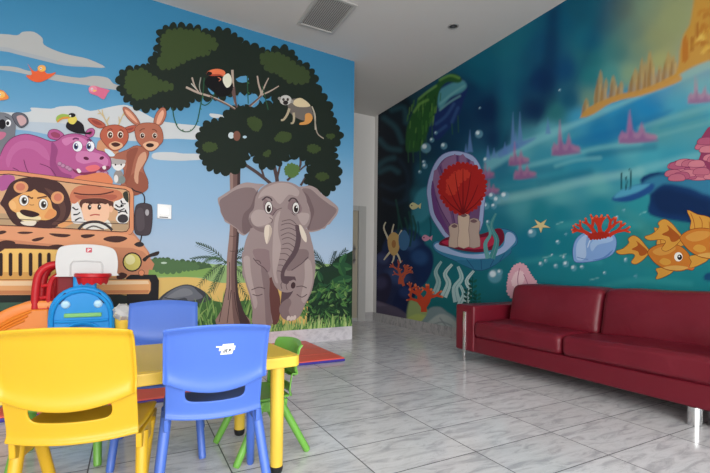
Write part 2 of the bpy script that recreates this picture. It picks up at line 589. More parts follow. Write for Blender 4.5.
def blade(part, x, y, dx, h, w, color):
    """curved grass or leaf blade"""
    P(part, [(x - w / 2, y), (x - w * .3 + dx * .35, y - h * .55), (x + dx, y - h), (x + w * .35 + dx * .35, y - h * .5), (x + w / 2, y)], color, 3)

def frond(part, x0, y0, x1, y1, sag, color, leaf=5.0, n=12, w=.8):
    mx, my = (x0 + x1) / 2, (y0 + y1) / 2 - sag
    pts = [((1 - t) ** 2 * x0 + 2 * t * (1 - t) * mx + t * t * x1, (1 - t) ** 2 * y0 + 2 * t * (1 - t) * my + t * t * y1) for t in [i / n for i in range(n + 1)]]
    S(part, pts[::3] + [pts[-1]], w, color, .5)
    for i in range(2, n + 1):
        p, q = pts[i - 1], pts[i]
        dx, dy = q[0] - p[0], q[1] - p[1]; l = math.hypot(dx, dy) or 1; dx /= l; dy /= l
        L = leaf * (1.15 - .7 * abs(i / n - .45))
        for s in (-1, 1):
            ex, ey = q[0] + dx * L * .75 - s * dy * L * .6, q[1] + dy * L * .75 + s * dx * L * .6 + L * .25
            P(part, [(q[0] - dx * .5, q[1] - dy * .5), ((q[0] + ex) / 2 - dx * .5, (q[1] + ey) / 2 - .5), (ex, ey), ((q[0] + ex) / 2 + dx * .6, (q[1] + ey) / 2 + .6), (q[0] + dx * .6, q[1] + dy * .6)], color, 0)

# palms behind the trunk
for (x1, y1, sg) in ((198, 244, 6), (193, 259, 5), (200, 284, 6), (213, 290, 2), (252, 246, 4), (258, 258, 4), (254, 285, 3), (246, 296, 0)):
    frond('painted_palm#1', 226, 262, x1, y1, sg, (58, 80, 62), 6.0)
for (x1, y1, sg) in ((205, 262, 8), (246, 268, 6), (206, 298, 4)):
    frond('painted_palm#1', 226, 263, x1, y1, sg, (74, 104, 72), 5.0)

# dark thicket on the right
rnd = random.Random(11)
P('painted_thicket', [(306, 326), (308, 300), (314, 280), (320, 268), (330, 266), (336, 258), (344, 255), (360, 256), (360, 332), (300, 334)], (34, 58, 42), 2)
for (x1, y1, sg) in ((316, 262, 3), (312, 250, 4), (334, 252, 2), (345, 250, 3), (352, 254, 4), (356, 262, 3), (309, 272, 2)):
    frond('painted_palm#2', 328, 272, x1, y1, sg, (36, 58, 46), 5.5)
def bigleaf(part, x, y, ang, L, W, c, cd):
    ca, sa = math.cos(math.radians(ang)), math.sin(math.radians(ang))
    f = lambda a, b: (x + a * ca - b * sa, y + a * sa + b * ca)
    P(part, [f(0, 0), f(L * .3, W * .5), f(L * .7, W * .4), f(L, 0), f(L * .7, -W * .4), f(L * .3, -W * .5)], c, 3)
    P(part, [f(0, 0), f(L * .3, W * .5), f(L * .7, W * .4), f(L, 0)], cd, 3)
for (x, y, a_, L, W) in ((352, 268, 190, 20, 8), (352, 278, 170, 22, 9), (340, 264, 300, 12, 6), (352, 290, 200, 18, 9), (338, 282, 150, 16, 7), (330, 290, 210, 14, 6), (350, 300, 215, 16, 8), (322, 282, 250, 12, 5), (316, 300, 290, 14, 5), (344, 276, 250, 14, 7)):
    g = rnd.randint(-8, 8)
    bigleaf('painted_thicket', x, y, a_, L, W, (58 + g, 104 + g, 62 + g), (42, 82, 54))
for i in range(150):
    x = rnd.uniform(302, 351); y = rnd.uniform(284, 322)
    c = rnd.choice([(66, 112, 62), (96, 142, 76), (44, 80, 50), (120, 158, 92), (30, 54, 40), (84, 132, 70)])
    bigleaf('painted_thicket', x, y, rnd.uniform(190, 350), rnd.uniform(4, 10), rnd.uniform(1.2, 3), c, tuple(int(v * .8) for v in c))
# undergrowth left of the elephant
P('painted_undergrowth', [(-400, 318), (120, 312), (190, 306), (210, 300), (225, 303), (250, 300), (262, 306), (262, 336), (200, 350), (-400, 350)], (70, 108, 58), 2)
for i in range(120):
    x = rnd.uniform(196, 262); y = rnd.uniform(312, 334)
    c = rnd.choice([(96, 140, 72), (66, 104, 56), (122, 160, 90), (46, 78, 46), (140, 170, 96)])
    blade('painted_undergrowth', x, y, rnd.uniform(-9, 9), rnd.uniform(8, 26), rnd.uniform(1.5, 3), c)
for i in range(60):
    x = rnd.uniform(-30, 60); y = rnd.uniform(318, 336)
    c = rnd.choice([(96, 140, 72), (66, 104, 56), (150, 175, 110), (46, 78, 46)])
    blade('painted_undergrowth', x, y, rnd.uniform(-6, 6), rnd.uniform(8, 20), rnd.uniform(1.5, 2.6), c)

# tree: trunk, boughs, crown
TR = 'painted_tree'
P(TR, [(230, 150), (239.7, 150), (239.5, 200), (238.4, 240), (236.5, 262), (237.5, 290), (242, 310), (250, 324), (216, 324), (222, 308), (226, 285), (226.8, 258), (229.5, 230), (230, 200)], (152, 124, 116))
P(TR, [(236.8, 150), (239.9, 150), (239.7, 205), (238.6, 240), (236.8, 262), (237.7, 290), (243, 310), (250, 324), (240, 324), (236, 300), (234, 262), (236, 235)], (70, 52, 54))
P(TR, [(233, 150), (237, 150), (236.4, 235), (234.5, 262), (236, 300), (240, 324), (234, 324), (231.5, 296), (231, 262), (233, 235)], (116, 90, 86))
for pts in ([(226, 288), (222, 306), (219, 322)], [(231, 290), (229, 306), (227, 323)], [(229.5, 262), (229.5, 282), (228, 300)], [(234, 292), (236, 308), (240, 322)]):
    S(TR, pts, .7, (70, 52, 54))
for y in (214, 236, 251): S(TR, [(229.5, y), (233, y + .4), (236, y - .2)], .6, (84, 64, 62))
DK, LG = (30, 40, 33), (60, 76, 42)
for pts, w in (([(240, 285), (300, 325), (358, 372)], 14), ([(310, 290), (322, 325), (328, 345)], 9), ([(372, 292), (384, 345), (386, 372)], 16), ([(398, 295), (390, 330), (384, 360)], 9), ([(488, 248), (485, 300), (430, 358)], 10), ([(535, 272), (500, 300), (480, 318)], 7), ([(520, 330), (490, 380)], 10)):
    S(TR, T4(pts), w / 4.4, (82, 66, 66))
LF(TR, T4([(240, 30), (300, 20), (420, 10), (520, -60), (575, -40), (600, 0), (615, 30), (630, 70), (645, 110), (664, 150), (660, 190), (638, 212), (642, 260), (657, 300), (657, 350), (636, 392), (600, 414), (550, 400), (518, 368), (512, 340), (532, 320), (538, 290), (502, 262), (470, 248), (440, 238), (424, 262), (390, 278), (370, 302), (340, 298), (303, 283), (292, 250), (250, 232), (244, 280), (220, 308), (160, 326), (115, 312), (72, 292), (48, 250), (34, 200), (42, 152), (62, 108), (110, 98), (150, 88), (162, 52), (200, 33)]), DK, 8.5, .45, 2, seed=5)
UP_ = T1([(45, 285), (45, 268), (90, 258), (130, 262), (142, 243), (185, 248), (192, 218), (202, 192), (228, 190), (226, 150), (238, 112), (230, 95), (244, 70), (285, 55), (300, 68), (340, 55), (400, 64), (450, 84), (475, 94), (500, 75), (545, 75), (575, 94), (605, 108)]) + \
      T3([(32, 45), (52, 68), (100, 74), (138, 88), (156, 108), (200, 104), (240, 88), (278, 98), (306, 122), (318, 152), (356, 168), (388, 198), (410, 230), (402, 260), (404, 290), (415, 325), (430, 365), (330, 370), (250, 340), (200, 315), (150, 302), (110, 296)]) + \
      T2([(470, 215), (440, 235), (405, 208), (350, 220), (300, 245), (230, 255), (180, 250), (120, 252), (62, 285), (42, 322)]) + \
      T1([(348, 436), (300, 440), (260, 426), (215, 440), (150, 446), (98, 426), (97, 398), (48, 372), (50, 350)])
LF(TR, UP_, DK, 8, .52, 1, seed=6)
SKY = (86, 148, 188)
P(TR, T2([(400, 222), (425, 236), (445, 250), (470, 238), (512, 232), (535, 285), (500, 322), (470, 306), (440, 300), (405, 312), (388, 275)]), SKY)
P(TR, T2([(375, 130), (410, 112), (445, 108), (465, 130), (452, 150), (420, 156), (390, 148)]), SKY, 0)
P(TR, T2([(188, 190), (232, 190), (228, 232), (208, 228)]), SKY)
for q in ([(245, 110), (265, 90), (300, 75), (360, 75), (420, 85), (470, 105), (497, 128), (505, 158), (460, 165), (482, 182), (440, 188), (400, 198), (365, 212), (330, 220), (310, 245), (280, 250), (255, 252), (232, 245), (225, 222), (250, 190), (258, 170), (243, 140)],
          [(75, 312), (90, 275), (130, 265), (170, 265), (200, 300), (250, 320), (300, 337), (290, 350), (250, 355), (205, 365), (182, 388), (150, 392), (122, 402), (108, 372), (78, 350)]):
    LF(TR, T1(q), LG, 6, .42, 2, seed=8)
LF(TR, T3([(140, 130), (170, 110), (220, 115), (260, 130), (300, 165), (340, 180), (370, 205), (370, 245), (330, 250), (290, 245), (250, 225), (220, 200), (180, 195), (165, 165)]), (58, 73, 43), 6, .42, 2, seed=9)
for q in ([(80, 425), (110, 412), (145, 430), (150, 455), (110, 473), (90, 455)],): LF(TR, T3(q), LG, 3, .4, 1)
for q in ([(255, 85), (290, 80), (315, 95), (310, 130), (290, 140), (270, 120)], [(55, 205), (80, 187), (120, 200), (115, 220), (90, 230), (60, 225)], [(380, 165), (400, 142), (440, 147), (450, 160), (440, 180), (410, 188), (375, 178)], [(325, 238), (350, 222), (360, 232), (335, 256)], [(520, 208), (545, 198), (580, 215), (560, 235), (525, 228)], [(560, 332), (590, 322), (618, 340), (590, 358), (565, 350)], [(605, 155), (640, 152), (640, 168), (610, 170)]):
    LF(TR, T4(q), LG, 2.6, .45, 1, seed=len(q))
LF(TR, T4([(420, 300), (450, 282), (480, 295), (480, 328), (450, 348), (422, 325)]), (88, 118, 64), 3, .45, 1)
E(TR, c1(T4, 182, 158), 3, 3.2, (200, 212, 216)); E(TR, c1(T4, 207, 160), 3.6, 5, (128, 84, 70)); E(TR, c1(T4, 242, 165), 2, 1.4, (180, 205, 220))
TAN = (178, 160, 146)
for pts, w, c in (([(10, 190), (14, 260), (22, 350)], 12, TAN), ([(18, 270), (28, 360)], 10, (104, 80, 76)), ([(95, 360), (145, 310), (135, 260), (128, 218)], 11, TAN), ([(145, 312), (165, 262), (182, 228)], 8, TAN), ([(150, 308), (190, 290), (230, 266)], 8, TAN), ([(90, 362), (130, 328), (150, 312)], 9, (104, 80, 76))):
    S(TR, T3(pts), w / 4.733, c, .6)
for pts, w, c in (([(40, 185), (120, 222), (210, 250), (300, 290), (372, 332)], 15, TAN), ([(200, 248), (300, 296), (372, 336)], 10, (104, 80, 76)), ([(80, 120), (100, 180), (130, 225)], 11, TAN), ([(140, 120), (130, 180), (140, 225)], 8, (150, 150, 140)), ([(75, 160), (110, 200)], 8, (190, 190, 180)), ([(352, 200), (366, 260), (384, 322)], 18, (104, 80, 76))):
    S(TR, T2(pts), w / 6.76, c, .7)
for pts in ([(172.5, 108), (174, 118), (178, 128), (185, 132), (192, 130), (197, 122), (200, 108), (203, 92), (204, 78)], [(200, 103), (205, 105.5), (211, 101), (215, 92)], [(247, 76), (248, 104)], [(262, 86), (268, 110)]):
    S('painted_vine', pts, 1.0, (40, 84, 58))
for (x, y) in ((176, 125), (182, 131), (190, 131), (197, 122), (200, 110), (202, 98), (247.5, 84), (247.8, 94)):
    E('painted_vine', (x + .8, y - .8), 1.0, .5, (66, 118, 76), 30, 8)

# toucan in the tree
TO = 'painted_toucan#1'
P(TO, T2([(195, 112), (230, 100), (275, 98), (300, 125), (350, 150), (356, 200), (325, 242), (265, 250), (232, 225), (195, 195), (165, 165), (168, 140)]), (18, 17, 20))
P(TO, T2([(293, 112), (325, 92), (345, 118), (346, 165), (318, 190), (298, 168), (288, 140)]), (224, 222, 202))
P(TO, T2([(178, 98), (192, 76), (238, 62), (285, 68), (306, 88), (292, 112), (262, 106), (215, 108), (185, 105)]), (228, 118, 78))
P(TO, T2([(185, 104), (215, 98), (265, 98), (290, 108), (262, 108), (215, 110)]), (176, 72, 52))
P(TO, T2([(178, 100), (190, 80), (216, 88), (208, 104), (185, 106)]), (30, 22, 24))
S(TO, T2([(255, 118), (275, 130), (262, 145)]), .8, (210, 120, 90))
# monkey
MK = 'painted_monkey'
P(MK, T3([(272, 342), (300, 326), (345, 328), (376, 354), (391, 395), (386, 422), (350, 430), (320, 420), (292, 402), (276, 376)]), (112, 104, 98))
P(MK, T3([(298, 338), (330, 322), (362, 340), (378, 362), (330, 366), (302, 356)]), (216, 198, 160))
S(MK, T3([(280, 372), (270, 400), (254, 424), (240, 428)]), 2.6, (182, 168, 140), .7)
S(MK, T3([(300, 392), (302, 420), (297, 440), (286, 442)]), 2.4, (182, 168, 140), .7)
P(MK, T3([(355, 400), (378, 395), (390, 420), (370, 445), (330, 450), (330, 440), (352, 432)]), (214, 150, 82))
S(MK, T3([(386, 362), (400, 400), (402, 440), (403, 473)]), 1.3, (190, 180, 160))
S(MK, T4([(548, 55), (556, 110), (565, 150), (592, 172)]), 1.1, (160, 150, 136))
E(MK, c1(T3, 262, 333), 6, 5, (196, 194, 188)); E(MK, c1(T3, 233, 325), 1.6, 1.6, (150, 146, 140)); E(MK, c1(T3, 293, 340), 1.6, 1.6, (150, 146, 140))
E(MK, c1(T3, 262, 345), 2.6, 2.2, (44, 38, 38)); E(MK, c1(T3, 252, 330), 1.3, 1.5, (60, 52, 48)); E(MK, c1(T3, 272, 330), 1.3, 1.5, (60, 52, 48))

# grass strip along the foot of the print
for i in range(210):
    x = rnd.uniform(256, 352); y = 334 - (x - 256) * .05
    c = rnd.choice([(168, 194, 116), (136, 174, 96), (104, 148, 80), (188, 206, 136), (74, 118, 66)])
    blade('painted_grass', x, y, rnd.uniform(-4, 4), rnd.uniform(6, 17), rnd.uniform(1.0, 2.2), c)
# elephant
EL = 'painted_elephant'
EM, EH, ES, ED = (156, 138, 137), (178, 161, 158), (133, 114, 115), (92, 74, 80)
LN = (98, 80, 84)
P(EL, E1([(225, 110), (260, 78), (215, 72), (165, 66), (120, 80), (70, 112), (30, 138), (14, 150), (17, 176), (26, 200), (28, 222), (45, 255), (52, 272), (80, 288), (98, 300), (115, 312), (118, 325), (150, 345), (185, 320), (208, 292), (205, 240)]), (166, 148, 146))
P(EL, E1([(215, 110), (170, 92), (110, 104), (60, 135), (26, 158), (24, 190), (34, 228), (50, 258), (80, 282), (118, 310), (150, 338), (180, 316), (200, 286), (175, 265), (178, 235), (200, 205)]), ES)
P(EL, E1([(225, 108), (208, 130), (195, 170), (180, 200), (150, 230), (140, 280), (150, 338), (185, 316), (205, 288), (178, 262), (182, 232), (205, 200)]), (116, 97, 99))
P(EL, E1([(436, 95), (470, 86), (495, 82), (530, 96), (552, 118), (575, 138), (620, 172), (646, 200), (642, 228), (632, 245), (618, 262), (600, 286), (588, 290), (575, 308), (560, 310), (540, 320), (490, 326), (478, 290), (490, 220), (470, 150)]), (166, 148, 146))
P(EL, E1([(455, 102), (490, 98), (515, 112), (545, 140), (600, 182), (638, 208), (622, 240), (590, 278), (570, 300), (535, 314), (490, 318), (482, 280), (498, 220), (478, 150)]), ES)
P(EL, E1([(455, 110), (485, 130), (505, 170), (520, 220), (505, 270), (490, 318), (482, 280), (498, 222), (478, 160)]), (116, 97, 99))
# hind legs in shade, then trunk of the body
P(EL, E2([(270, 160), (300, 200), (340, 300), (335, 420), (300, 440), (285, 330)]), (104, 66, 62))
P(EL, E2([(360, 170), (420, 170), (420, 260), (380, 310), (345, 350), (350, 260)]), ED)
P(EL, E1([(205, 300), (180, 325), (160, 370), (146, 440), (144, 500), (150, 568), (230, 600), (300, 560), (420, 560), (500, 570), (522, 520), (520, 440), (505, 370), (480, 310), (380, 280)]), EM)
P(EL, E2([(144, 60), (143, 140), (158, 220), (180, 290), (196, 370), (200, 446), (296, 446), (292, 380), (284, 290), (284, 200), (262, 130), (200, 80)]), EM)
P(EL, E2([(150, 90), (152, 150), (166, 220), (190, 290), (206, 360), (222, 330), (200, 240), (186, 160), (180, 90)]), EH)
P(EL, E2([(240, 130), (284, 190), (284, 290), (292, 380), (296, 446), (268, 446), (262, 360), (256, 270)]), ES)
P(EL, E2([(520, 110), (522, 190), (508, 262), (492, 300), (466, 352), (440, 404), (400, 424), (356, 412), (336, 372), (345, 335), (384, 306), (412, 262), (424, 210), (412, 170), (440, 110)]), EM)
P(EL, E2([(500, 110), (512, 190), (500, 262), (470, 330), (450, 300), (470, 200), (470, 110)]), EH)
P(EL, E2([(336, 372), (345, 335), (384, 306), (400, 330), (385, 370), (400, 422), (356, 412)]), ES)
P(EL, E2([(200, 50), (215, 105), (260, 150), (285, 165), (290, 60)]), (142, 120, 122))
P(EL, E2([(400, 160), (440, 130), (490, 85), (478, 50), (410, 60), (372, 150)]), ES)
for q in ([(200, 95), (225, 125), (255, 145), (275, 170)], [(205, 105), (230, 110), (240, 125)], [(490, 88), (460, 118), (430, 140), (400, 160)], [(485, 92), (470, 105)], [(190, 262), (230, 248), (262, 256)], [(196, 285), (222, 292), (248, 284)], [(425, 246), (455, 242), (480, 252)], [(428, 285), (455, 300), (482, 285)]):
    S(EL, E2(q), .9, LN)
for x, y in ((384, 410), (400, 412), (416, 408)): E(EL, c1(E2, x, y), 1.6, 2.6, (214, 200, 192), 20)
# head
P(EL, E1([(203, 202), (212, 142), (242, 96), (288, 69), (345, 60), (402, 68), (447, 95), (476, 140), (484, 186), (500, 224), (498, 268), (478, 305), (420, 330), (300, 330), (240, 326), (203, 306), (178, 270), (180, 232)]), EM)
P(EL, E1([(225, 150), (250, 105), (300, 78), (350, 68), (400, 78), (440, 110), (430, 140), (385, 130), (340, 180), (300, 140), (260, 135)]), EH)
P(EL, E1([(188, 240), (215, 210), (262, 215), (300, 245), (295, 270), (260, 290), (215, 296), (192, 272)]), EH)
P(EL, E1([(178, 270), (203, 306), (240, 326), (285, 330), (285, 300), (230, 302), (195, 282), (184, 250)]), ES)
P(EL, E1([(430, 230), (465, 225), (492, 232), (490, 262), (470, 290), (450, 280)]), EH)
P(EL, E1([(262, 150), (300, 190), (330, 215), (300, 240), (262, 215), (250, 190)]), (136, 114, 117))
P(EL, E1([(395, 160), (430, 160), (455, 200), (440, 230), (395, 220), (380, 195)]), (136, 114, 117))
# trunk of the elephant
P(EL, E1([(330, 205), (305, 245), (292, 300), (286, 380), (284, 440), (292, 520), (300, 578), (322, 620), (360, 642), (398, 640), (420, 622), (428, 592), (412, 576), (388, 584), (368, 572), (364, 540), (384, 500), (420, 452), (444, 400), (450, 340), (440, 290), (410, 230), (370, 200)]), EM)
P(EL, E1([(444, 300), (450, 345), (444, 402), (420, 455), (384, 502), (364, 540), (368, 572), (388, 584), (376, 600), (348, 585), (345, 535), (372, 480), (410, 420), (425, 350), (420, 290)]), ED)
P(EL, E1([(342, 215), (330, 280), (332, 340), (345, 400), (335, 470), (320, 540), (330, 590), (318, 590), (304, 540), (300, 450), (305, 330), (315, 250)]), EH)
for q in ([(350, 270), (395, 262), (425, 285)], [(345, 290), (385, 280), (432, 300)], [(342, 318), (390, 305), (440, 330)], [(345, 345), (385, 330), (425, 350)], [(350, 365), (385, 355), (428, 378)], [(352, 392), (385, 385), (418, 408)], [(345, 415), (380, 412), (408, 432)], [(340, 440), (370, 440), (395, 458)], [(335, 470), (360, 470), (380, 482)], [(330, 500), (350, 500), (365, 512)], [(325, 530), (342, 532), (352, 545)], [(355, 585), (345, 600), (350, 625)], [(385, 590), (372, 605), (378, 630)]):
    S(EL, E1(q), .7, LN)
E(EL, c1(E1, 409, 606), 2.3, 3.3, (70, 50, 54), 10)
for q in ([(300, 240), (322, 212), (350, 200)], [(285, 250), (300, 262), (295, 280)], [(400, 225), (420, 240)]): S(EL, E1(q), .7, LN)
P(EL, E1([(265, 292), (287, 290), (298, 320), (290, 352), (272, 390), (260, 360), (257, 320)]), (226, 212, 196))
P(EL, E1([(440, 290), (456, 298), (478, 345), (479, 378), (468, 374), (450, 345)]), (226, 212, 196))
P(EL, E1([(285, 292), (298, 320), (290, 352), (272, 390), (282, 340)]), (196, 178, 164))
for cx, cy, rx, ry in ((280, 198, 18, 31), (423, 200, 17, 29)):
    E(EL, c1(E1, cx, cy), rx / 5.25 + .7, ry / 5.25 + .6, (70, 56, 60)); E(EL, c1(E1, cx, cy), rx / 5.25, ry / 5.25, (230, 226, 222)); E(EL, c1(E1, cx + 1, cy + 5), 2.2, 3.7, (72, 48, 40)); E(EL, c1(E1, cx + 1, cy + 6), 1.5, 2.7, (26, 20, 22)); E(EL, c1(E1, cx + 5, cy - 4), .8, .9, (240, 240, 240))
S(EL, E1([(246, 160), (268, 143), (290, 150), (298, 164)]), 1.5, (78, 62, 66)); S(EL, E1([(385, 166), (400, 150), (420, 152), (434, 172)]), 1.5, (78, 62, 66))
# grass in front of its feet
for i in range(60):
    x = rnd.uniform(246, 312); y = 334 - (x - 256) * .05
    blade('painted_grass', x, y, rnd.uniform(-4, 4), rnd.uniform(4, 10), rnd.uniform(1.0, 2.0), rnd.choice([(168, 194, 116), (136, 174, 96), (104, 148, 80), (74, 118, 66)]))

# koala
KO = 'painted_koala'
P(KO, A1([(-120, 100), (-60, 75), (0, 74), (40, 80), (75, 102), (95, 150), (90, 205), (100, 240), (60, 290), (0, 320), (-120, 320)]), (118, 120, 128))
O_(KO, A1([(74, 92), (100, 78), (140, 85), (162, 108), (164, 140), (128, 165), (98, 145), (80, 112)]), (98, 98, 108), (58, 56, 66), .6)
P(KO, A1([(100, 100), (130, 92), (154, 112), (155, 138), (125, 155), (108, 130)]), (200, 164, 166))
E(KO, c1(A1, 50, 138), 2.8, 3.5, (236, 236, 238)); E(KO, c1(A1, 47, 140), 1.6, 2.2, (30, 28, 34)); E(KO, c1(A1, 15, 145), 3.6, 5, (28, 24, 30)); S(KO, A1([(30, 100), (48, 108), (62, 120)]), .8, (60, 58, 66))
P(KO, A1([(-40, 195), (20, 190), (38, 205), (10, 235), (-40, 240)]), (190, 110, 140))

# deer
DE = 'painted_deer'
P(DE, A2([(240, 235), (215, 300), (230, 360), (330, 360), (345, 300)]), (206, 148, 112))
P(DE, A2([(265, 290), (300, 300), (330, 335), (310, 345), (275, 320)]), (206, 222, 234))
for q in ([(285, 152), (265, 112), (224, 58)], [(262, 108), (252, 80), (250, 58)], [(276, 130), (292, 100)], [(240, 80), (222, 84)], [(345, 152), (362, 112), (384, 62)], [(352, 130), (348, 100)], [(372, 92), (400, 78)]):
    S(DE, A2(q), 1.5, (205, 184, 140), .5)
LD = (120, 58, 44)
O_(DE, A2([(166, 115), (200, 112), (245, 130), (268, 155), (235, 167), (195, 147)]), (182, 94, 76), LD, .6); P(DE, A2([(185, 122), (215, 124), (250, 148), (215, 148)]), (150, 70, 62))
O_(DE, A2([(372, 175), (410, 158), (448, 154), (442, 178), (410, 194), (385, 192)]), (182, 94, 76), LD, .6); P(DE, A2([(390, 175), (435, 163), (420, 182)]), (150, 70, 62))
O_(DE, A2([(243, 192), (268, 162), (325, 150), (378, 165), (402, 200), (398, 240), (378, 270), (352, 292), (322, 302), (288, 284), (258, 252), (240, 222)]), (184, 96, 74), LD, .6)
P(DE, A2([(290, 262), (325, 246), (365, 258), (370, 278), (345, 292), (318, 296), (296, 282)]), (226, 178, 142))
P(DE, A2([(302, 260), (330, 252), (356, 262), (348, 274), (322, 278)]), (74, 40, 36))
for x in (297, 357): E(DE, c1(A2, x, 207), 2.9, 3.6, (238, 228, 214)); E(DE, c1(A2, x, 209), 2.2, 3.0, (78, 40, 28)); E(DE, c1(A2, x + 3, 206), .7, .7, (240, 236, 230))
S(DE, A2([(280, 182), (298, 172), (310, 180)]), .9, LD); S(DE, A2([(350, 182), (362, 178), (376, 190)]), .9, LD)
# kangaroo
KG = 'painted_kangaroo'
LK = (112, 62, 46)
O_(KG, [(114, 157), (127.6, 150), (137, 146), (148, 151), (147, 159), (143, 167), (144, 172), (148, 183.5), (142, 192), (132, 196), (120, 196), (122, 182), (124, 170)], (168, 102, 82), LK, .5)
P(KG, [(127, 152), (138, 148), (134, 160), (131, 174), (128, 186), (124, 180), (127, 166)], (146, 82, 66))
S(KG, [(120, 156), (112, 158), (106, 156)], 3.0, (168, 102, 82), .6)
P(KG, [(128, 180), (136, 172), (144, 174), (148, 184), (147, 190), (138, 195), (126, 195)], (152, 88, 70))
P(KG, [(138, 158), (145, 152), (146, 160), (139, 172), (138, 184), (134, 178)], (210, 158, 130))
O_(KG, A2([(373, 48), (392, 46), (420, 66), (452, 104), (474, 148), (440, 144), (400, 108), (380, 76)]), (182, 114, 92), LK, .5); P(KG, A2([(384, 58), (412, 72), (445, 112), (458, 138), (425, 115), (395, 85)]), (228, 170, 142))
O_(KG, A2([(556, 145), (565, 92), (590, 56), (612, 48), (626, 66), (622, 105), (596, 148)]), (182, 114, 92), LK, .5); P(KG, A2([(570, 140), (582, 92), (606, 62), (614, 80), (606, 110), (588, 142)]), (228, 170, 142))
O_(KG, A2([(444, 170), (470, 146), (510, 138), (560, 142), (594, 165), (608, 210), (606, 245), (588, 268), (555, 298), (520, 302), (482, 272), (456, 240), (446, 205)]), (176, 106, 84), LK, .5)
P(KG, A2([(492, 262), (530, 245), (575, 252), (582, 270), (555, 296), (522, 300), (498, 280)]), (228, 178, 144))
E(KG, c1(A2, 532, 269), 4, 2.1, (46, 28, 28))
for x in (487, 560): E(KG, c1(A2, x, 212), 2.4, 2.8, (238, 228, 214)); E(KG, c1(A2, x, 213), 1.9, 2.4, (66, 38, 28)); E(KG, c1(A2, x + 3, 210), .6, .6, (240, 236, 230))
S(KG, A2([(470, 186), (486, 174), (502, 172)]), .9, LK); S(KG, A2([(545, 176), (560, 178), (574, 190)]), .9, LK)
# rabbit
RB = 'painted_rabbit'
E(RB, (118.5, 177), 5, 7, (150, 142, 140)); P(RB, A2([(300, 345), (330, 350), (350, 352), (390, 360), (375, 390), (360, 412), (335, 412), (312, 395)]), (176, 168, 166)); P(RB, A2([(305, 380), (340, 385), (385, 378), (372, 405), (345, 420), (320, 408)]), (232, 228, 226))
for x in (328, 362): E(RB, c1(A2, x, 384), .8, 1, (40, 34, 36))
E(RB, (122, 180), 3.4, 4, (128, 140, 138)); E(RB, (116, 179), 2.2, 4, (228, 224, 222))
# hippo
HP = 'painted_hippo'
H1, H2, H3, HL = (182, 92, 146), (204, 124, 172), (152, 72, 124), (110, 48, 92)
O_(HP, A1([(286, 200), (300, 180), (335, 178), (365, 195), (378, 215), (350, 235), (310, 232), (288, 220)]), H1, HL, .6); P(HP, A1([(300, 200), (325, 190), (355, 205), (350, 225), (315, 222)]), (150, 66, 100))
O_(HP, A2([(150, 205), (165, 178), (190, 170), (204, 185), (195, 212), (170, 222)]), H1, HL, .6); P(HP, A2([(164, 200), (182, 182), (194, 190), (182, 212)]), (150, 66, 100))
O_(HP, [(-8, 186), (-4, 168), (1, 155), (6, 145), (13.5, 138), (25, 134.7), (37, 137), (51, 142), (58, 140.6), (63, 136.6), (72, 134.4), (82, 135.5), (91, 140.5), (96, 150), (104, 152.4), (109.5, 158), (110.9, 165), (107.5, 170), (97, 173.5), (84, 175), (78, 181), (77, 188), (40, 190)], H1, HL, .7)
P(HP, [(6, 160), (12, 147), (22, 141), (36, 142), (46, 149), (50, 160), (44, 158), (34, 150), (22, 149), (13, 156), (9, 168)], (190, 104, 156))
P(HP, [(62, 140), (72, 137), (82, 138), (88, 143), (84, 146), (74, 142), (66, 146)], H2)
P(HP, [(78, 152), (90, 152), (102, 155), (108, 160), (106, 166), (96, 162), (84, 164), (76, 160)], H2)
P(HP, [(52, 142), (58, 150), (56, 162), (62, 172), (72, 176), (66, 182), (56, 178), (50, 166), (51, 152)], H3)
for q in ([(13, 168), (20, 172), (27, 182)], [(40, 164), (50, 168), (56, 176)], [(24, 160), (28, 172), (38, 182)]): S(HP, q, .8, HL)
P(HP, A2([(70, 405), (110, 425), (150, 430), (200, 420), (245, 400), (290, 392), (285, 412), (225, 432), (150, 445), (95, 435)]), (128, 48, 84))
P(HP, A2([(150, 402), (180, 388), (215, 385), (238, 402), (215, 420), (175, 425)]), (226, 110, 118))
P(HP, A2([(98, 412), (112, 408), (126, 424), (112, 434)]), (232, 222, 220)); P(HP, A2([(250, 396), (268, 390), (272, 408), (258, 412)]), (232, 222, 220))
for x, y, rx in ((104, 276, 28), (180, 276, 24)):
    E(HP, c1(A2, x, y), rx / 5.9 + .5, 5.6, HL); E(HP, c1(A2, x, y), rx / 5.9, 5.2, (236, 236, 242)); E(HP, c1(A2, x - 9, y), 2.3, 3.2, (84, 92, 140)); E(HP, c1(A2, x - 9, y), 1.3, 1.9, (24, 24, 40)); E(HP, c1(A2, x - 5, y - 8), .8, .8, (245, 245, 248))
S(HP, A2([(76, 236), (92, 228), (112, 234)]), 1.6, HL); S(HP, A2([(160, 240), (172, 236), (184, 248)]), 1.4, HL)
E(HP, c1(A2, 155, 347), 2.8, 1.6, (92, 28, 62), 15); E(HP, c1(A2, 247, 345), 2.4, 1.6, (92, 28, 62), -25)
for x, y in ((0, 380), (20, 392), (45, 402), (60, 412), (228, 432), (250, 440), (272, 436)): E(HP, c1(A2, x, y), 2.6, 2.4, (150, 96, 132)); E(HP, c1(A2, x - 2, y - 2), 1.8, 1.5, (186, 136, 166))
P(HP, A2([(75, 473), (110, 450), (160, 444), (235, 430), (290, 445), (310, 500), (200, 520), (80, 520)]), (222, 132, 92))
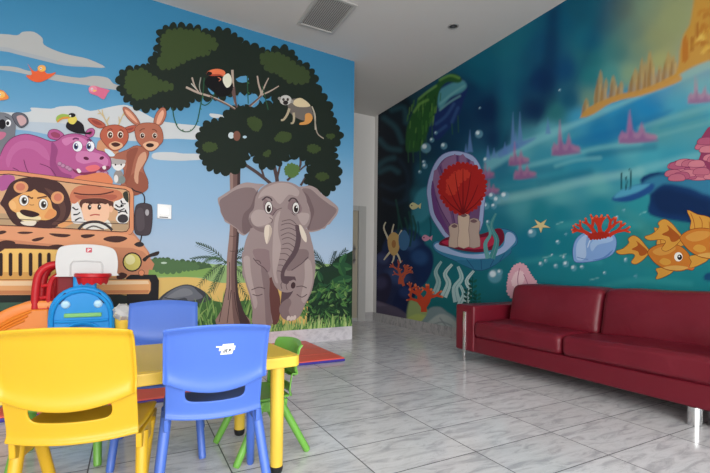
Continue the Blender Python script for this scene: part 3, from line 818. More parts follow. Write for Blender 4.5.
# little toucan on the hippo
TS = 'painted_toucan#2'
P(TS, A1([(390, 152), (402, 130), (440, 118), (470, 128), (494, 152), (504, 192), (540, 190), (530, 204), (490, 202), (445, 196), (412, 182), (394, 168)]), (28, 24, 30))
P(TS, A1([(404, 108), (425, 92), (446, 98), (456, 120), (436, 145), (412, 140), (402, 125)]), (222, 204, 96)); E(TS, c1(A1, 426, 92), 3.6, 2.2, (28, 24, 30))
P(TS, A1([(332, 122), (338, 98), (370, 84), (412, 92), (412, 110), (374, 112), (345, 132)]), (152, 178, 84)); P(TS, A1([(345, 118), (375, 102), (410, 102), (408, 112), (370, 116), (340, 136)]), (216, 146, 66))
E(TS, c1(A1, 416, 96), .9, .9, (235, 235, 235))

# jeep
JP = 'painted_jeep'
OR, OR2, DS = (222, 148, 108), (238, 176, 134), (74, 46, 44)
P(JP, A6([(165, -40), (195, 15), (235, 62), (262, 100), (268, 120), (258, 200), (240, 215), (-700, 220), (-700, -40)]), (206, 140, 106), 0)
WS = [(-60, 172)] + A3([(15, 45)]) 
O_(JP, [(-60, 172), (5, 171), (14, 171.2), (90, 181.6), (126, 186.5), (131.5, 189), (133.4, 193), (133.5, 230), (131, 234), (127, 235), (60, 230.5), (-60, 224)], OR, (96, 58, 52), .5, 0)
O_(JP, [(-60, 176), (3, 175.2), (9, 174.7), (70, 183.4), (125.4, 190), (128.4, 192.2), (129.2, 196), (128.6, 228), (126.4, 231), (122, 231.6), (60, 227.6), (-60, 222)], (214, 168, 128), (62, 38, 38), .9, 0)
P(JP, [(-60, 222), (-60, 212), (20, 214), (60, 217), (128, 222), (128, 228), (126, 231), (60, 227.4)], (186, 156, 122), 0)
P(JP, [(0, 176.5), (14, 176), (14, 184), (6, 190), (0, 190)], (176, 92, 150))
# lion
LI = 'painted_lion'
P(LI, A3([(40, 150), (60, 108), (92, 76), (150, 56), (230, 48), (330, 62), (402, 86), (448, 138), (474, 200), (482, 262), (462, 322), (420, 362), (380, 385), (330, 396), (200, 386), (110, 374), (64, 326), (30, 262), (2, 230), (16, 200)]), (72, 46, 46))
P(LI, A3([(300, 120), (400, 170), (445, 250), (430, 330), (380, 370), (350, 366), (400, 320), (405, 260), (360, 190)]), (94, 64, 58))
P(LI, A3([(390, 372), (440, 350), (480, 330), (520, 345), (470, 372), (420, 392)]), (226, 160, 104))
for (x, y, r1, r2) in ((143, 118, 50, 40), (389, 188, 44, 42)):
    E(LI, c1(A3, x, y), r1 / 6.756, r2 / 6.756, (222, 158, 110)); E(LI, c1(A3, x + (-3 if x < 200 else 3), y - 2), r1 / 6.756 * .62, r2 / 6.756 * .64, (206, 122, 98))
P(LI, A3([(110, 182), (170, 152), (210, 146), (236, 132), (262, 152), (302, 164), (340, 202), (356, 258), (382, 280), (376, 312), (332, 336), (272, 344), (200, 348), (142, 322), (112, 292), (76, 268), (60, 228), (80, 202)]), (232, 172, 106))
P(LI, A3([(62, 228), (80, 205), (105, 225), (110, 262), (78, 266)]), (240, 186, 122)); P(LI, A3([(340, 262), (378, 282), (374, 310), (335, 332), (300, 320), (318, 285)]), (226, 150, 92))
P(LI, A3([(112, 290), (145, 288), (200, 316), (262, 312), (278, 332), (240, 350), (180, 350), (132, 330)]), (238, 218, 172))
P(LI, A3([(136, 278), (158, 268), (220, 278), (262, 294), (264, 308), (222, 320), (176, 312), (146, 296)]), (56, 32, 34))
P(LI, A3([(140, 352), (190, 346), (246, 348), (228, 376), (165, 372)]), (234, 222, 204))
for (x, y, rx, ry) in ((163, 206, 31, 36), (294, 232, 29, 36)):
    E(LI, c1(A3, x, y), rx / 6.756 + .6, ry / 6.756 + .5, (120, 74, 46)); E(LI, c1(A3, x, y), rx / 6.756, ry / 6.756, (236, 234, 230)); E(LI, c1(A3, x + 2, y + 2), 2.8, 3.6, (96, 86, 80)); E(LI, c1(A3, x + 2, y + 2), 1.8, 2.4, (30, 24, 28)); E(LI, c1(A3, x + 8, y - 6), .8, .9, (245, 245, 245))
S(LI, A3([(188, 176), (215, 192), (224, 186)]), 1.4, (88, 50, 40)); S(LI, A3([(252, 192), (280, 186), (318, 180)]), 1.4, (88, 50, 40)); S(LI, A3([(200, 234), (215, 238), (232, 236)]), .9, (166, 110, 66))
# zebra pair behind the driver
ZB = 'painted_zebra#1'
P(ZB, A4([(10, 210), (40, 180), (75, 260), (80, 310), (40, 318), (10, 300)]), (226, 222, 220)); ZC = 'painted_zebra#2'
P(ZC, A4([(255, 210), (285, 165), (320, 170), (346, 200), (346, 300), (300, 318), (270, 290), (285, 250)]), (230, 228, 226))
for q in ([(15, 220), (35, 235), (50, 230)], [(20, 265), (45, 262), (60, 250)], [(30, 300), (55, 285), (70, 285)]): S(ZB, A4(q), 1.6, (44, 40, 44), .6)
for q in ([(268, 205), (290, 220), (318, 210)], [(262, 228), (290, 240), (322, 228)], [(300, 180), (310, 200), (330, 200)], [(285, 255), (305, 245), (335, 250)], [(325, 235), (338, 260)]): S(ZC, A4(q), 1.6, (44, 40, 44), .6)
E(ZC, c1(A4, 312, 288), 5.4, 4.4, (60, 56, 60)); E(ZC, c1(A4, 305, 212), 1.2, 1.5, (30, 28, 30))
P(ZC, A4([(312, 140), (340, 128), (346, 190), (326, 180)]), (58, 60, 50))
# the boy at the wheel
BO = 'painted_driver'
P(BO, A4([(100, 285), (210, 285), (240, 345), (80, 345)]), (226, 222, 214))
P(BO, A4([(56, 205), (70, 175), (130, 158), (210, 160), (252, 185), (256, 215), (240, 245), (225, 205), (90, 205), (72, 225)]), (92, 56, 48))
P(BO, A4([(72, 212), (95, 195), (150, 202), (215, 196), (232, 214), (232, 262), (222, 292), (190, 312), (112, 308), (80, 282)]), (244, 196, 164))
E(BO, c1(A4, 242, 232), 2, 3.4, (240, 188, 156))
P(BO, A4([(88, 192), (110, 176), (200, 176), (222, 196), (205, 204), (185, 192), (170, 206), (150, 194), (120, 206), (104, 196)]), (92, 56, 48))
for x in (116, 173): E(BO, c1(A4, x, 220), 1.9, 2.7, (48, 36, 34)); E(BO, c1(A4, x + 3, 216), .7, .8, (240, 236, 230))
S(BO, A4([(96, 196), (116, 190), (130, 196)]), 1.1, (70, 40, 36)); S(BO, A4([(160, 196), (178, 190), (196, 198)]), 1.1, (70, 40, 36))
S(BO, A4([(118, 270), (148, 264), (176, 267)]), 1.3, (192, 92, 82))
P(BO, A4([(0, 150), (25, 110), (70, 92), (150, 96), (220, 110), (280, 120), (306, 140), (306, 170), (250, 186), (200, 170), (120, 168), (60, 178), (30, 200), (5, 190)]), (202, 122, 92))
S(BO, A4([(22, 136), (80, 146), (180, 145), (258, 128)]), 1.4, (92, 48, 44)); P(BO, A4([(30, 150), (120, 156), (250, 145), (280, 160), (245, 180), (200, 166), (120, 164), (60, 174)]), (178, 98, 78))
S(BO, A4([(50, 352), (80, 322), (120, 308), (170, 308), (215, 326), (250, 356)]), 2.6, (62, 56, 58)); S(BO, A4([(95, 350), (140, 332), (200, 352)]), 1.6, (104, 98, 96))
# rest of the jeep: screen foot, bonnet, grille, lamps, bumper, mirror
S(JP, [(-60, 217.5), (20, 219.4), (60, 221.5), (128, 224)], .7, (62, 38, 38), sub=1)
P(JP, [(-60, 223), (60, 229.5), (127, 234.5), (134, 236), (146, 250), (152, 262), (60, 250), (-60, 246)], (226, 158, 118), 0)
P(JP, [(-60, 240), (0, 239), (40, 243), (90, 247), (132, 248), (148, 256), (152, 270), (100, 262), (40, 255), (-60, 252)], (206, 138, 104), 2)
for q in (A5([(-10, 55), (20, 50), (32, 58), (8, 68), (-10, 66)]), A5([(82, 60), (110, 55), (158, 58), (135, 66), (100, 66)]), A5([(150, 94), (180, 84), (210, 82), (195, 95), (165, 102)]), A5([(232, 64), (280, 65), (335, 70), (310, 82), (262, 78)]), A5([(382, 76), (415, 68), (450, 70), (430, 82), (400, 86)]), A5([(0, 104), (30, 96), (68, 102), (70, 116), (30, 114), (0, 112)]), A5([(226, 126), (265, 116), (300, 120), (295, 132), (245, 134)]),
          A6([(58, 40), (90, 28), (140, 28), (166, 38), (130, 55), (85, 52)]), A6([(196, 62), (220, 54), (240, 64), (225, 74), (205, 72)]), A4([(64, 386), (100, 380), (138, 384), (112, 398), (80, 398)])):
    P(JP, q, (74, 46, 42))
P(JP, [(-60, 246), (-2, 247), (0, 242.5), (60, 247), (112, 250), (116, 254), (-60, 250)], DS, 0)
O_(JP, [(-60, 249), (1, 252), (5, 249), (20, 248.8), (60, 250), (108, 251.5), (114, 256), (117, 276), (60, 280), (-60, 281)], (240, 196, 112), (150, 104, 66), .6, 0)
P(JP, [(-60, 272), (60, 272), (116, 270), (117, 277), (60, 280), (-60, 281)], (220, 166, 92), 0)
for x in (-19, -9, 1.2, 10.8, 20.6, 30.8, 40.2, 49, 58, 67, 76, 85, 94, 103):
    O_(JP, [(x - 1.7, 254.5), (x - .9, 253), (x + .9, 253), (x + 1.7, 254.5), (x + 1.7, 274.5), (x + .8, 276), (x - .9, 276), (x - 1.7, 274.5)], (48, 34, 32), (196, 144, 84), .5, 0)
P(JP, [(-60, 294), (110, 293), (158, 300), (158, 306), (150, 312), (-60, 320)], (40, 46, 44), 0)
P(JP, [(-60, 303), (50, 302), (110, 302), (110, 308), (-60, 312)], (70, 100, 84), 0)
S(JP, [(-60, 316), (0, 314), (60, 312), (112, 310)], .8, (160, 176, 170), sub=1)
O_(JP, A6([(162, 212), (180, 200), (292, 200), (304, 224), (302, 322), (165, 326)]), (36, 34, 38), (28, 26, 30), .4, 0)
O_(JP, [(-60, 280), (60, 280), (149, 279.6), (150.6, 283), (150.4, 290), (148.5, 293.6), (60, 294.5), (-60, 295)], (234, 172, 116), (120, 76, 56), .6, 0)
P(JP, [(-60, 281), (60, 281), (148, 280.6), (149, 284), (60, 285.4), (-60, 286)], (248, 214, 172), 0)
P(JP, [(-60, 290.5), (60, 290.5), (149, 290), (148, 293), (60, 294), (-60, 294.5)], (206, 136, 92), 0)
P(JP, A6([(232, 130), (262, 108), (305, 94), (300, 112), (262, 122), (245, 140)]), (52, 42, 40)); P(JP, A6([(120, 200), (140, 188), (165, 198), (150, 216), (120, 216)]), DS)
E(JP, c1(A6, 187, 142), 9.8, 9.8, (58, 44, 42)); E(JP, c1(A6, 187, 142), 8.4, 8.4, (220, 206, 112)); E(JP, c1(A6, 178, 132), 5, 5, (240, 232, 170)); E(JP, c1(A6, 228, 190), 3.2, 3.2, (128, 78, 56)); E(JP, c1(A6, 228, 190), 2.6, 2.6, (236, 150, 110))
S(JP, A4([(362, 108), (385, 125), (425, 138), (440, 165), (438, 205)]), 1.2, (50, 42, 46)); S(JP, A4([(424, 380), (420, 405), (414, 425)]), 1.3, (50, 42, 46)); E(JP, c1(A4, 410, 440), 4.4, 2.6, (52, 44, 46))
O_(JP, A4([(400, 206), (430, 198), (466, 204), (482, 222), (484, 290), (476, 360), (462, 382), (430, 386), (396, 380), (384, 362), (380, 290), (388, 225)]), (74, 64, 70), (44, 36, 42), .6)
P(JP, A4([(392, 240), (430, 230), (440, 300), (436, 350), (398, 356)]), (86, 76, 82)); E(JP, c1(A4, 455, 252), 1.9, 3.2, (176, 172, 176))
# birds
for nm, q, fc, col_, c2 in (('painted_bird#1', [(98, 226), (112, 246), (128, 254), (150, 238), (166, 262), (198, 257), (182, 272), (162, 284), (138, 292), (112, 286), (92, 268), (114, 264)], (148, 243), (226, 98, 58), (238, 172, 92)), ('painted_bird#2', [(314, 310), (332, 304), (352, 310), (386, 320), (380, 330), (366, 352), (344, 340), (318, 330)], (328, 316), (214, 108, 140), (226, 140, 160)), ('painted_bird#3', [(-70, 330), (0, 318), (26, 336), (30, 350), (0, 356), (-50, 356)], (4, 336), (232, 138, 70), (240, 186, 110))):
    P(nm, J1(q), col_); E(nm, c1(J1, *fc), 4.2, 3.4, c2); E(nm, c1(J1, fc[0] - 3, fc[1]), 1.0, 1.2, (250, 250, 250)); E(nm, c1(J1, fc[0] - 3, fc[1]), .6, .7, (40, 30, 30)); P(nm, J1([(fc[0] + 2, fc[1] + 2), (fc[0] + 16, fc[1] + 6), (fc[0] + 2, fc[1] + 10)]), (236, 190, 80), 0)
MJ.finish(jm, {'painted_zebra#1': 'zebra half hidden left of the driver', 'painted_zebra#2': 'zebra right of the driver', 'painted_toucan#1': 'black toucan with orange beak painted in the tree', 'painted_toucan#2': 'small toucan with green beak painted on the hippo'})
# ------------------------------------------------------------------ undersea mural
KM = 0.88
R0, RW, RN = Vector((XR, 6.62, 0)), Vector((0, -1, 0)), Vector((-1, 0, 0))
RLEN = 6.62 - YF
RTOP = ceil_z(XR) - .002
class Canvas:
    def __init__(self):
        s = np.concatenate([np.linspace(0, 5.5, 400), np.linspace(5.5, RLEN, 14)[1:]])
        z = np.linspace(BASE_R, RTOP, 260)
        self.s, self.z = s, z
        Sg, Zg = np.meshgrid(s, z)
        self.shape = Sg.shape
        sc = np.minimum(Sg, 5.25)
        px = XR; py = R0.y - sc
        lat = px * RIGHT.x + py * RIGHT.y; d = px * FWD.x + py * FWD.y
        a, b = lat / d * F, (Zg - CAMZ) / d * F
        c_, s_ = math.cos(ROLL), math.sin(ROLL)
        self.U = (CX + a * c_ + b * s_).ravel()
        self.V = (HY - (-a * s_ + b * c_)).ravel()
        self.C = np.zeros((self.U.size, 3))
    def base(self, pts, p=4.0, eps=50.0):
        W = np.zeros(self.U.size); A = np.zeros_like(self.C)
        for x, y, c in pts:
            w = 1.0 / ((self.U - x) ** 2 + (self.V - y) ** 2 + eps) ** (p / 2)
            W += w; A += w[:, None] * np.array(lin(c))
        self.C = A / W[:, None]
    def mix(self, idx, al, c):
        self.C[idx] = self.C[idx] * (1 - al[:, None]) + np.array(lin(c)) * al[:, None]
    def blob(self, x, y, rx, ry, c, alpha=1.0, rot=0.0, soft=1.0):
        R = max(rx, ry) * (1 + soft)
        idx = np.where((abs(self.U - x) < R) & (abs(self.V - y) < R))[0]
        if not len(idx): return
        cr, sr = math.cos(math.radians(rot)), math.sin(math.radians(rot))
        du, dv = self.U[idx] - x, self.V[idx] - y
        r = np.sqrt(((du * cr + dv * sr) / rx) ** 2 + ((-du * sr + dv * cr) / ry) ** 2)
        t = np.clip((1 + soft * .5 - r) / soft, 0, 1)
        self.mix(idx, alpha * t * t * (3 - 2 * t), c)
    def poly(self, pts, c, soft=2.0, alpha=1.0, smooth=3, grad=None):
        P = smooth_closed(pts, smooth) if smooth else pts
        P = np.array(P)
        lo, hi = P.min(0) - soft, P.max(0) + soft
        idx = np.where((self.U > lo[0]) & (self.U < hi[0]) & (self.V > lo[1]) & (self.V < hi[1]))[0]
        if not len(idx): return
        u, v = self.U[idx], self.V[idx]
        dmin = np.full(len(idx), 1e9); ins = np.zeros(len(idx), bool)
        for i in range(len(P)):
            a, b = P[i - 1], P[i]
            e = b - a; l2 = e.dot(e) or 1e-9
            t = np.clip(((u - a[0]) * e[0] + (v - a[1]) * e[1]) / l2, 0, 1)
            dmin = np.minimum(dmin, np.hypot(u - a[0] - t * e[0], v - a[1] - t * e[1]))
            if a[1] != b[1]:
                cr = ((a[1] > v) != (b[1] > v)) & (u < (b[0] - a[0]) * (v - a[1]) / (b[1] - a[1]) + a[0])
                ins ^= cr
        sd = np.where(ins, dmin, -dmin)
        t = np.clip(sd / soft + .5, 0, 1); al = t * t * (3 - 2 * t) * alpha
        self.mix(idx, al, c)
    def stroke(self, pts, w, c, soft=1.0, alpha=1.0):
        P = np.array(smooth_open(pts, 4))
        lo, hi = P.min(0) - w - soft, P.max(0) + w + soft
        idx = np.where((self.U > lo[0]) & (self.U < hi[0]) & (self.V > lo[1]) & (self.V < hi[1]))[0]
        if not len(idx): return
        u, v = self.U[idx], self.V[idx]; dm = np.full(len(idx), 1e9)
        for i in range(1, len(P)):
            a, b = P[i - 1], P[i]; e = b - a; l2 = e.dot(e) or 1e-9
            t = np.clip(((u - a[0]) * e[0] + (v - a[1]) * e[1]) / l2, 0, 1)
            dm = np.minimum(dm, np.hypot(u - a[0] - t * e[0], v - a[1] - t * e[1]))
        t = np.clip((w / 2 - dm) / soft + .5, 0, 1)
        self.mix(idx, t * t * (3 - 2 * t) * alpha, c)
    def build(self, name):
        n_r, n_c = self.shape
        V = np.zeros((n_r * n_c, 3))
        Sg, Zg = np.meshgrid(self.s, self.z)
        V[:, 0] = XR - .0015; V[:, 1] = (R0.y - Sg).ravel(); V[:, 2] = Zg.ravel()
        i = np.arange(n_r - 1)[:, None] * n_c + np.arange(n_c - 1)[None, :]
        Fq = np.stack([i, i + 1, i + n_c + 1, i + n_c], -1).reshape(-1, 4)
        me = bpy.data.meshes.new(name)
        me.from_pydata(V.tolist(), [], Fq.tolist())
        at = me.color_attributes.new('print', 'FLOAT_COLOR', 'POINT')
        col_ = np.ones((len(V), 4), np.float32); col_[:, :3] = np.clip(self.C * KM, 0, .9)
        at.data.foreach_set('color', col_.ravel())
        me.materials.append(M_PRINT)
        return link(bpy.data.objects.new(name, me))

cv = Canvas()  # some right-hand colours lowered to offset the stronger window light there
cv.base([
    (380, 130, (22, 44, 60)), (395, 112, (30, 66, 80)), (380, 165, (10, 18, 30)), (395, 150, (14, 30, 44)), (390, 200, (10, 16, 28)), (405, 180, (14, 30, 46)),
    (420, 150, (16, 48, 70)), (425, 175, (22, 78, 98)), (416, 200, (34, 96, 112)), (420, 235, (30, 110, 124)), (425, 270, (28, 106, 116)), (440, 300, (24, 104, 110)),
    (400, 240, (14, 30, 46)), (382, 245, (8, 14, 24)), (455, 120, (8, 50, 84)), (470, 90, (6, 56, 90)), (440, 140, (12, 52, 80)), (480, 60, (10, 96, 120)), (480, 75, (8, 88, 112)), (500, 45, (18, 98, 118)),
    (520, 30, (18, 98, 120)), (490, 110, (6, 40, 78)), (510, 90, (10, 68, 104)), (520, 70, (16, 84, 112)), (500, 140, (8, 40, 80)), (540, 80, (6, 48, 92)), (535, 110, (8, 42, 82)), (545, 45, (12, 78, 112)),
    (560, 20, (6, 84, 114)), (580, 10, (14, 84, 108)), (565, 70, (10, 70, 112)), (590, 40, (16, 98, 122)), (605, 20, (14, 92, 112)), (620, 8, (12, 84, 104)), (635, 30, (34, 114, 124)), (650, 10, (54, 128, 130)),
    (590, 75, (34, 116, 124)), (592, 60, (36, 112, 120)), (570, 100, (18, 84, 112)), (555, 112, (40, 110, 116)), (620, 50, (38, 116, 122)), (640, 50, (76, 130, 124)), (655, 40, (98, 138, 120)), (670, 20, (96, 146, 128)), (660, 62, (150, 164, 116)), (610, 75, (70, 142, 140)), (630, 75, (120, 156, 128)), (590, 100, (100, 140, 124)),
    (500, 165, (40, 112, 140)), (520, 150, (84, 160, 174)), (550, 132, (90, 164, 178)), (580, 118, (60, 150, 186)), (610, 104, (40, 142, 188)), (640, 96, (28, 130, 182)), (665, 82, (44, 144, 192)), (700, 64, (64, 152, 196)),
    (600, 130, (26, 120, 168)), (625, 122, (24, 116, 166)), (650, 108, (28, 126, 178)), (680, 100, (60, 154, 184)), (700, 90, (80, 168, 190)), (570, 150, (60, 150, 174)), (545, 160, (56, 142, 164)), (520, 180, (40, 128, 150)), (495, 200, (40, 118, 140)),
    (600, 155, (40, 134, 162)), (660, 130, (76, 148, 158)), (690, 120, (78, 148, 158)), (630, 148, (84, 164, 176)), (560, 178, (48, 140, 160)), (580, 170, (40, 134, 160)), (610, 172, (44, 138, 164)), (650, 160, (64, 156, 174)), (670, 165, (50, 144, 166)),
    (520, 205, (70, 148, 158)), (560, 196, (84, 160, 166)), (600, 186, (90, 166, 170)), (640, 176, (70, 156, 170)), (560, 212, (22, 122, 140)), (540, 212, (30, 126, 140)), (600, 205, (24, 126, 144)), (640, 205, (40, 140, 150)), (620, 220, (30, 132, 144)),
    (500, 225, (28, 112, 132)), (530, 245, (16, 112, 136)), (560, 245, (20, 120, 136)), (550, 270, (26, 124, 138)), (580, 275, (26, 126, 138)), (620, 280, (28, 128, 140)), (660, 290, (28, 130, 138)), (700, 285, (26, 126, 134)), (640, 240, (38, 124, 124)), (690, 230, (34, 120, 126)),
    (500, 280, (22, 108, 120)), (520, 290, (24, 112, 124)), (480, 290, (20, 104, 114)), (460, 310, (22, 106, 112)), (545, 300, (24, 116, 126)), (620, 330, (24, 116, 126)), (700, 330, (24, 116, 124)), (740, 260, (30, 130, 140)), (740, 160, (60, 150, 170)), (740, 90, (70, 156, 184)), (470, 260, (24, 104, 116)), (470, 210, (34, 106, 124)),
])
# light shafts in the printed water
cv.poly([(498, 40), (522, 26), (516, 120), (500, 150)], (26, 110, 128), 16, .5, 0)
cv.poly([(600, 0), (622, -10), (590, 60), (566, 100)], (10, 70, 104), 18, .5, 0)
cv.poly([(548, 10), (560, 4), (556, 100), (536, 124)], (4, 40, 82), 12, .6, 0)
# cave wall on the left
cv.poly([(376, 100), (400, 92), (412, 105), (408, 130), (414, 160), (410, 190), (414, 215), (404, 236), (376, 250)], (10, 18, 30), 10, .85)
for q in ([(384, 118), (396, 128), (402, 142)], [(392, 110), (404, 108), (406, 122)], [(380, 140), (388, 148), (400, 150)], [(378, 166), (386, 160), (394, 158)], [(380, 172), (390, 168), (398, 172)]):
    cv.stroke(q, 5, (52, 108, 122), 6, .4)
for q in ([(382, 185), (394, 190), (404, 186)], [(384, 200), (396, 204), (408, 198)], [(400, 160), (408, 176), (406, 200)]):
    cv.stroke(q, 4, (28, 54, 74), 5, .45)
# mossy rock with an overhang
cv.poly([(438, 88), (452, 80), (462, 78), (468, 88), (464, 100), (458, 118), (448, 130), (438, 140), (430, 132), (432, 108)], (22, 44, 96), 3, 1)
cv.poly([(438, 92), (450, 84), (462, 80), (467, 86), (462, 92), (450, 98), (442, 108), (438, 106)], (78, 144, 156), 3, 1)
for q in ([(440, 104), (452, 94), (464, 86)], [(440, 110), (450, 102), (460, 96)]): cv.stroke(q, 2, (120, 176, 178), 2, .6)
for q in ([(436, 124), (446, 116), (454, 104)], [(438, 132), (446, 126)], [(452, 122), (458, 108)]): cv.stroke(q, 3, (50, 84, 132), 3, .7)
cv.poly([(406, 150), (407, 128), (414, 110), (420, 98), (432, 90), (440, 80), (450, 74), (458, 75), (462, 80), (458, 83), (448, 82), (441, 88), (438, 98), (436, 112), (430, 124), (426, 138), (420, 150), (412, 152)], (36, 84, 40), 2.5, 1)
for i in range(60):
    x, y = 407 + 34 * random.random(), 92 + 52 * random.random()
    if x + y * .6 < 474 or x + y * .62 > 512: continue
    cv.stroke([(x, y), (x - .5, y + 4 + 5 * random.random())], 1.2, random.choice([(70, 122, 54), (24, 60, 36), (96, 140, 66), (52, 104, 50)]), 1.2, .7)
for q in ([(419, 99), (426, 93), (436, 86)], [(440, 80), (450, 75.5), (459, 78)], [(414, 112), (420, 104), (428, 100)]): cv.stroke(q, 2.4, (112, 160, 78), 2, .7)
for x, y, l in ((408, 146, 16), (413, 150, 12), (420, 148, 22), (426, 136, 18), (432, 124, 14), (458, 116, 16), (452, 124, 10)): cv.stroke([(x, y), (x + .6, y + l)], 1.2, (40, 84, 58), 1.2, .8)
# sea-bed ridges
cv.poly([(486, 160), (500, 152), (520, 142), (540, 134), (560, 126), (585, 118), (600, 108), (625, 100), (650, 88), (680, 72), (712, 56), (760, 40), (760, 52), (712, 68), (680, 82), (650, 94), (600, 116), (560, 134), (520, 152), (488, 172)], (120, 186, 196), 6, .7, 2)
cv.poly([(560, 142), (600, 132), (640, 120), (672, 110), (640, 132), (600, 144), (570, 148)], (20, 108, 160), 8, .6, 2)
for q, c, w, al in (([(520, 168), (560, 158), (600, 148), (640, 144)], (110, 178, 186), 5, .6), ([(590, 156), (620, 151), (654, 147)], (30, 100, 130), 7, .5), ([(640, 128), (670, 118), (712, 106)], (104, 166, 172), 5, .6), ([(650, 138), (680, 130), (712, 122)], (98, 160, 166), 4, .6), ([(660, 128), (690, 120), (712, 114)], (58, 138, 162), 3, .6), ([(500, 178), (530, 172), (560, 168)], (34, 110, 136), 7, .45), ([(540, 183), (565, 177), (590, 172)], (32, 106, 132), 7, .5), ([(500, 200), (540, 192), (590, 180), (640, 172)], (136, 190, 190), 8, .6), ([(640, 170), (680, 160), (712, 152)], (120, 184, 190), 8, .5), ([(556, 166), (576, 160), (600, 158)], (112, 180, 188), 4, .5), ([(500, 188), (524, 184), (548, 184)], (56, 134, 152), 4, .5),
                     ([(520, 262), (560, 258), (600, 262)], (60, 160, 162), 6, .35), ([(600, 288), (640, 280), (690, 284)], (60, 160, 160), 6, .35), ([(560, 226), (600, 222), (640, 226)], (70, 164, 164), 7, .35), ([(620, 210), (640, 222), (650, 240)], (70, 146, 144), 10, .35)):
    cv.stroke(q, w, c, w, al)
# misty towers of rock and pink reef tufts far off
for x, y, h in ((488, 160, 14), (494, 158, 10), (513, 148, 36), (520, 142, 30), (516, 148, 16), (505, 154, 12), (548, 134, 16), (470, 152, 22), (466, 158, 14)):
    cv.poly([(x - 2.4, y), (x - 1, y - h * .6), (x, y - h), (x + 1, y - h * .6), (x + 3, y)], (96, 132, 186), 2, .75, 0)
cv.poly([(498, 152), (512, 144), (526, 140), (536, 138), (520, 148), (500, 158)], (88, 124, 182), 4, .8)
for x, y, w, h in ((566, 150, 28, 30), (519, 160, 20, 18), (525, 174, 22, 16), (638, 138, 38, 28), (702, 98, 28, 22), (492, 190, 14, 10), (488, 174, 12, 12)):
    c = (176, 104, 144); c2 = (126, 84, 136)
    P0 = [(x - w * .5, y + 5), (x - w * .42, y - h * .25), (x - w * .3, y - h * .18), (x - w * .22, y - h), (x - w * .14, y - h * .3), (x, y - h * .2), (x + w * .1, y - h * .55), (x + w * .2, y - h * .2), (x + w * .45, y - h * .12), (x + w * .5, y + 1), (x + w * .1, y + 4)]
    cv.poly(P0, c, 3.4, .72, 2); cv.poly([(p[0] + 1, p[1] * .5 + y * .5 + 3) for p in P0], c2, 3, .6, 2)
# golden rock needles glowing in the distance (plain stone, lit water around them)
cv.blob(690, 20, 60, 60, (172, 158, 88), .55, 0, 1.4)
gs = random.Random(17)
for x, y, w, h in ((586, 112, 8, 14), (599, 100, 9, 30), (604, 100, 8, 22), (614, 97, 10, 22), (620, 95, 8, 14), (634, 92, 11, 24), (641, 90, 9, 32), (647, 88, 8, 26), (652, 86, 10, 36), (660, 83, 8, 18), (667, 78, 10, 26), (674, 73, 9, 18)):
    k = gs.uniform(-.25, .25)
    cv.poly([(x - w * .55, y + 5), (x - w * .42, y - h * .35), (x - w * (.30 - k), y - h * .55), (x + w * k, y - h), (x + w * (.30 + k), y - h * .7), (x + w * .40, y - h * .3), (x + w * .55, y + 3)], (176, 142, 84), 2.6, .72, 2)
    cv.poly([(x - w * .5, y + 4), (x - w * .4, y - h * .3), (x - w * .1, y - h * .75), (x - w * .12, y + 2)], (134, 96, 52), 2.4, .6, 2)
    cv.stroke([(x + w * .22, y), (x + w * .2, y - h * .5)], 1.4, (206, 172, 110), 1.8, .45)
cv.poly([(580, 118), (588, 108), (604, 100), (620, 94), (640, 90), (660, 82), (676, 74), (682, 80), (664, 88), (640, 96), (620, 100), (606, 106), (594, 114)], (190, 142, 70), 2.5, .95, 2)
cv.poly([(664, 84), (676, 74), (680, 50), (684, 34), (690, 24), (694, 0), (700, -30), (760, -60), (760, 50), (720, 58), (700, 64), (684, 72)], (190, 140, 54), 4, .95, 2)
rg = random.Random(5)
for i in range(70):
    x = rg.uniform(680, 745); y = rg.uniform(-20, 66)
    if x < 700 - (y * .28 if y > 0 else 0) + 2: continue
    cv.stroke([(x, y), (x + rg.uniform(1, 5), y - rg.uniform(2, 6)), (x + rg.uniform(4, 10), y - rg.uniform(0, 5))], rg.uniform(2, 4), rg.choice([(216, 176, 78), (166, 102, 36), (204, 160, 62), (176, 114, 40), (222, 188, 96)]), 2.5, .65)
cv.poly([(682, 62), (683, 40), (687, 36), (689, 58)], (176, 104, 36), 2, .8, 2)
for x, y in ((692, 50), (697, 36)): cv.stroke([(x, y), (x + .5, y - 12)], 3, (150, 84, 30), 2, .7)
# boulders
cv.poly([(640, 180), (658, 172), (690, 176), (760, 178), (760, 230), (712, 226), (684, 222), (660, 218), (648, 212), (650, 196)], (16, 52, 100), 3, 1)
cv.poly([(642, 186), (650, 178), (670, 174), (700, 178), (760, 180), (760, 198), (712, 196), (690, 188), (664, 184), (650, 194)], (52, 124, 156), 5, .9)
cv.poly([(652, 196), (664, 188), (690, 194), (712, 200), (760, 200), (760, 222), (712, 220), (680, 216), (660, 212)], (10, 36, 76), 8, .8)
cv.poly([(612, 200), (618, 193), (630, 187), (642, 184), (654, 184), (652, 191), (640, 198), (626, 202)], (30, 76, 136), 2.5, 1)
cv.poly([(614, 198), (620, 191), (634, 186), (650, 184), (640, 191), (626, 196)], (78, 156, 186), 3, 1)
for x, h in ((622, 16), (626, 12), (630, 20)): cv.stroke([(x, 189), (x + (1 if x > 625 else -1), 189 - h * .6), (x, 189 - h)], 1.5, (22, 70, 80), 1)
cv.poly([(704, 276), (712, 272), (740, 272), (740, 280), (708, 281)], (18, 60, 110), 2, .9)
# blue mound in the mid water
cv.poly([(412, 210), (418, 192), (430, 186), (446, 184), (450, 192), (440, 200), (430, 214), (422, 222), (414, 222)], (60, 140, 158), 4, .6)
cv.blob(412, 238, 12, 8, (60, 152, 160), .4, 0, 1.2)
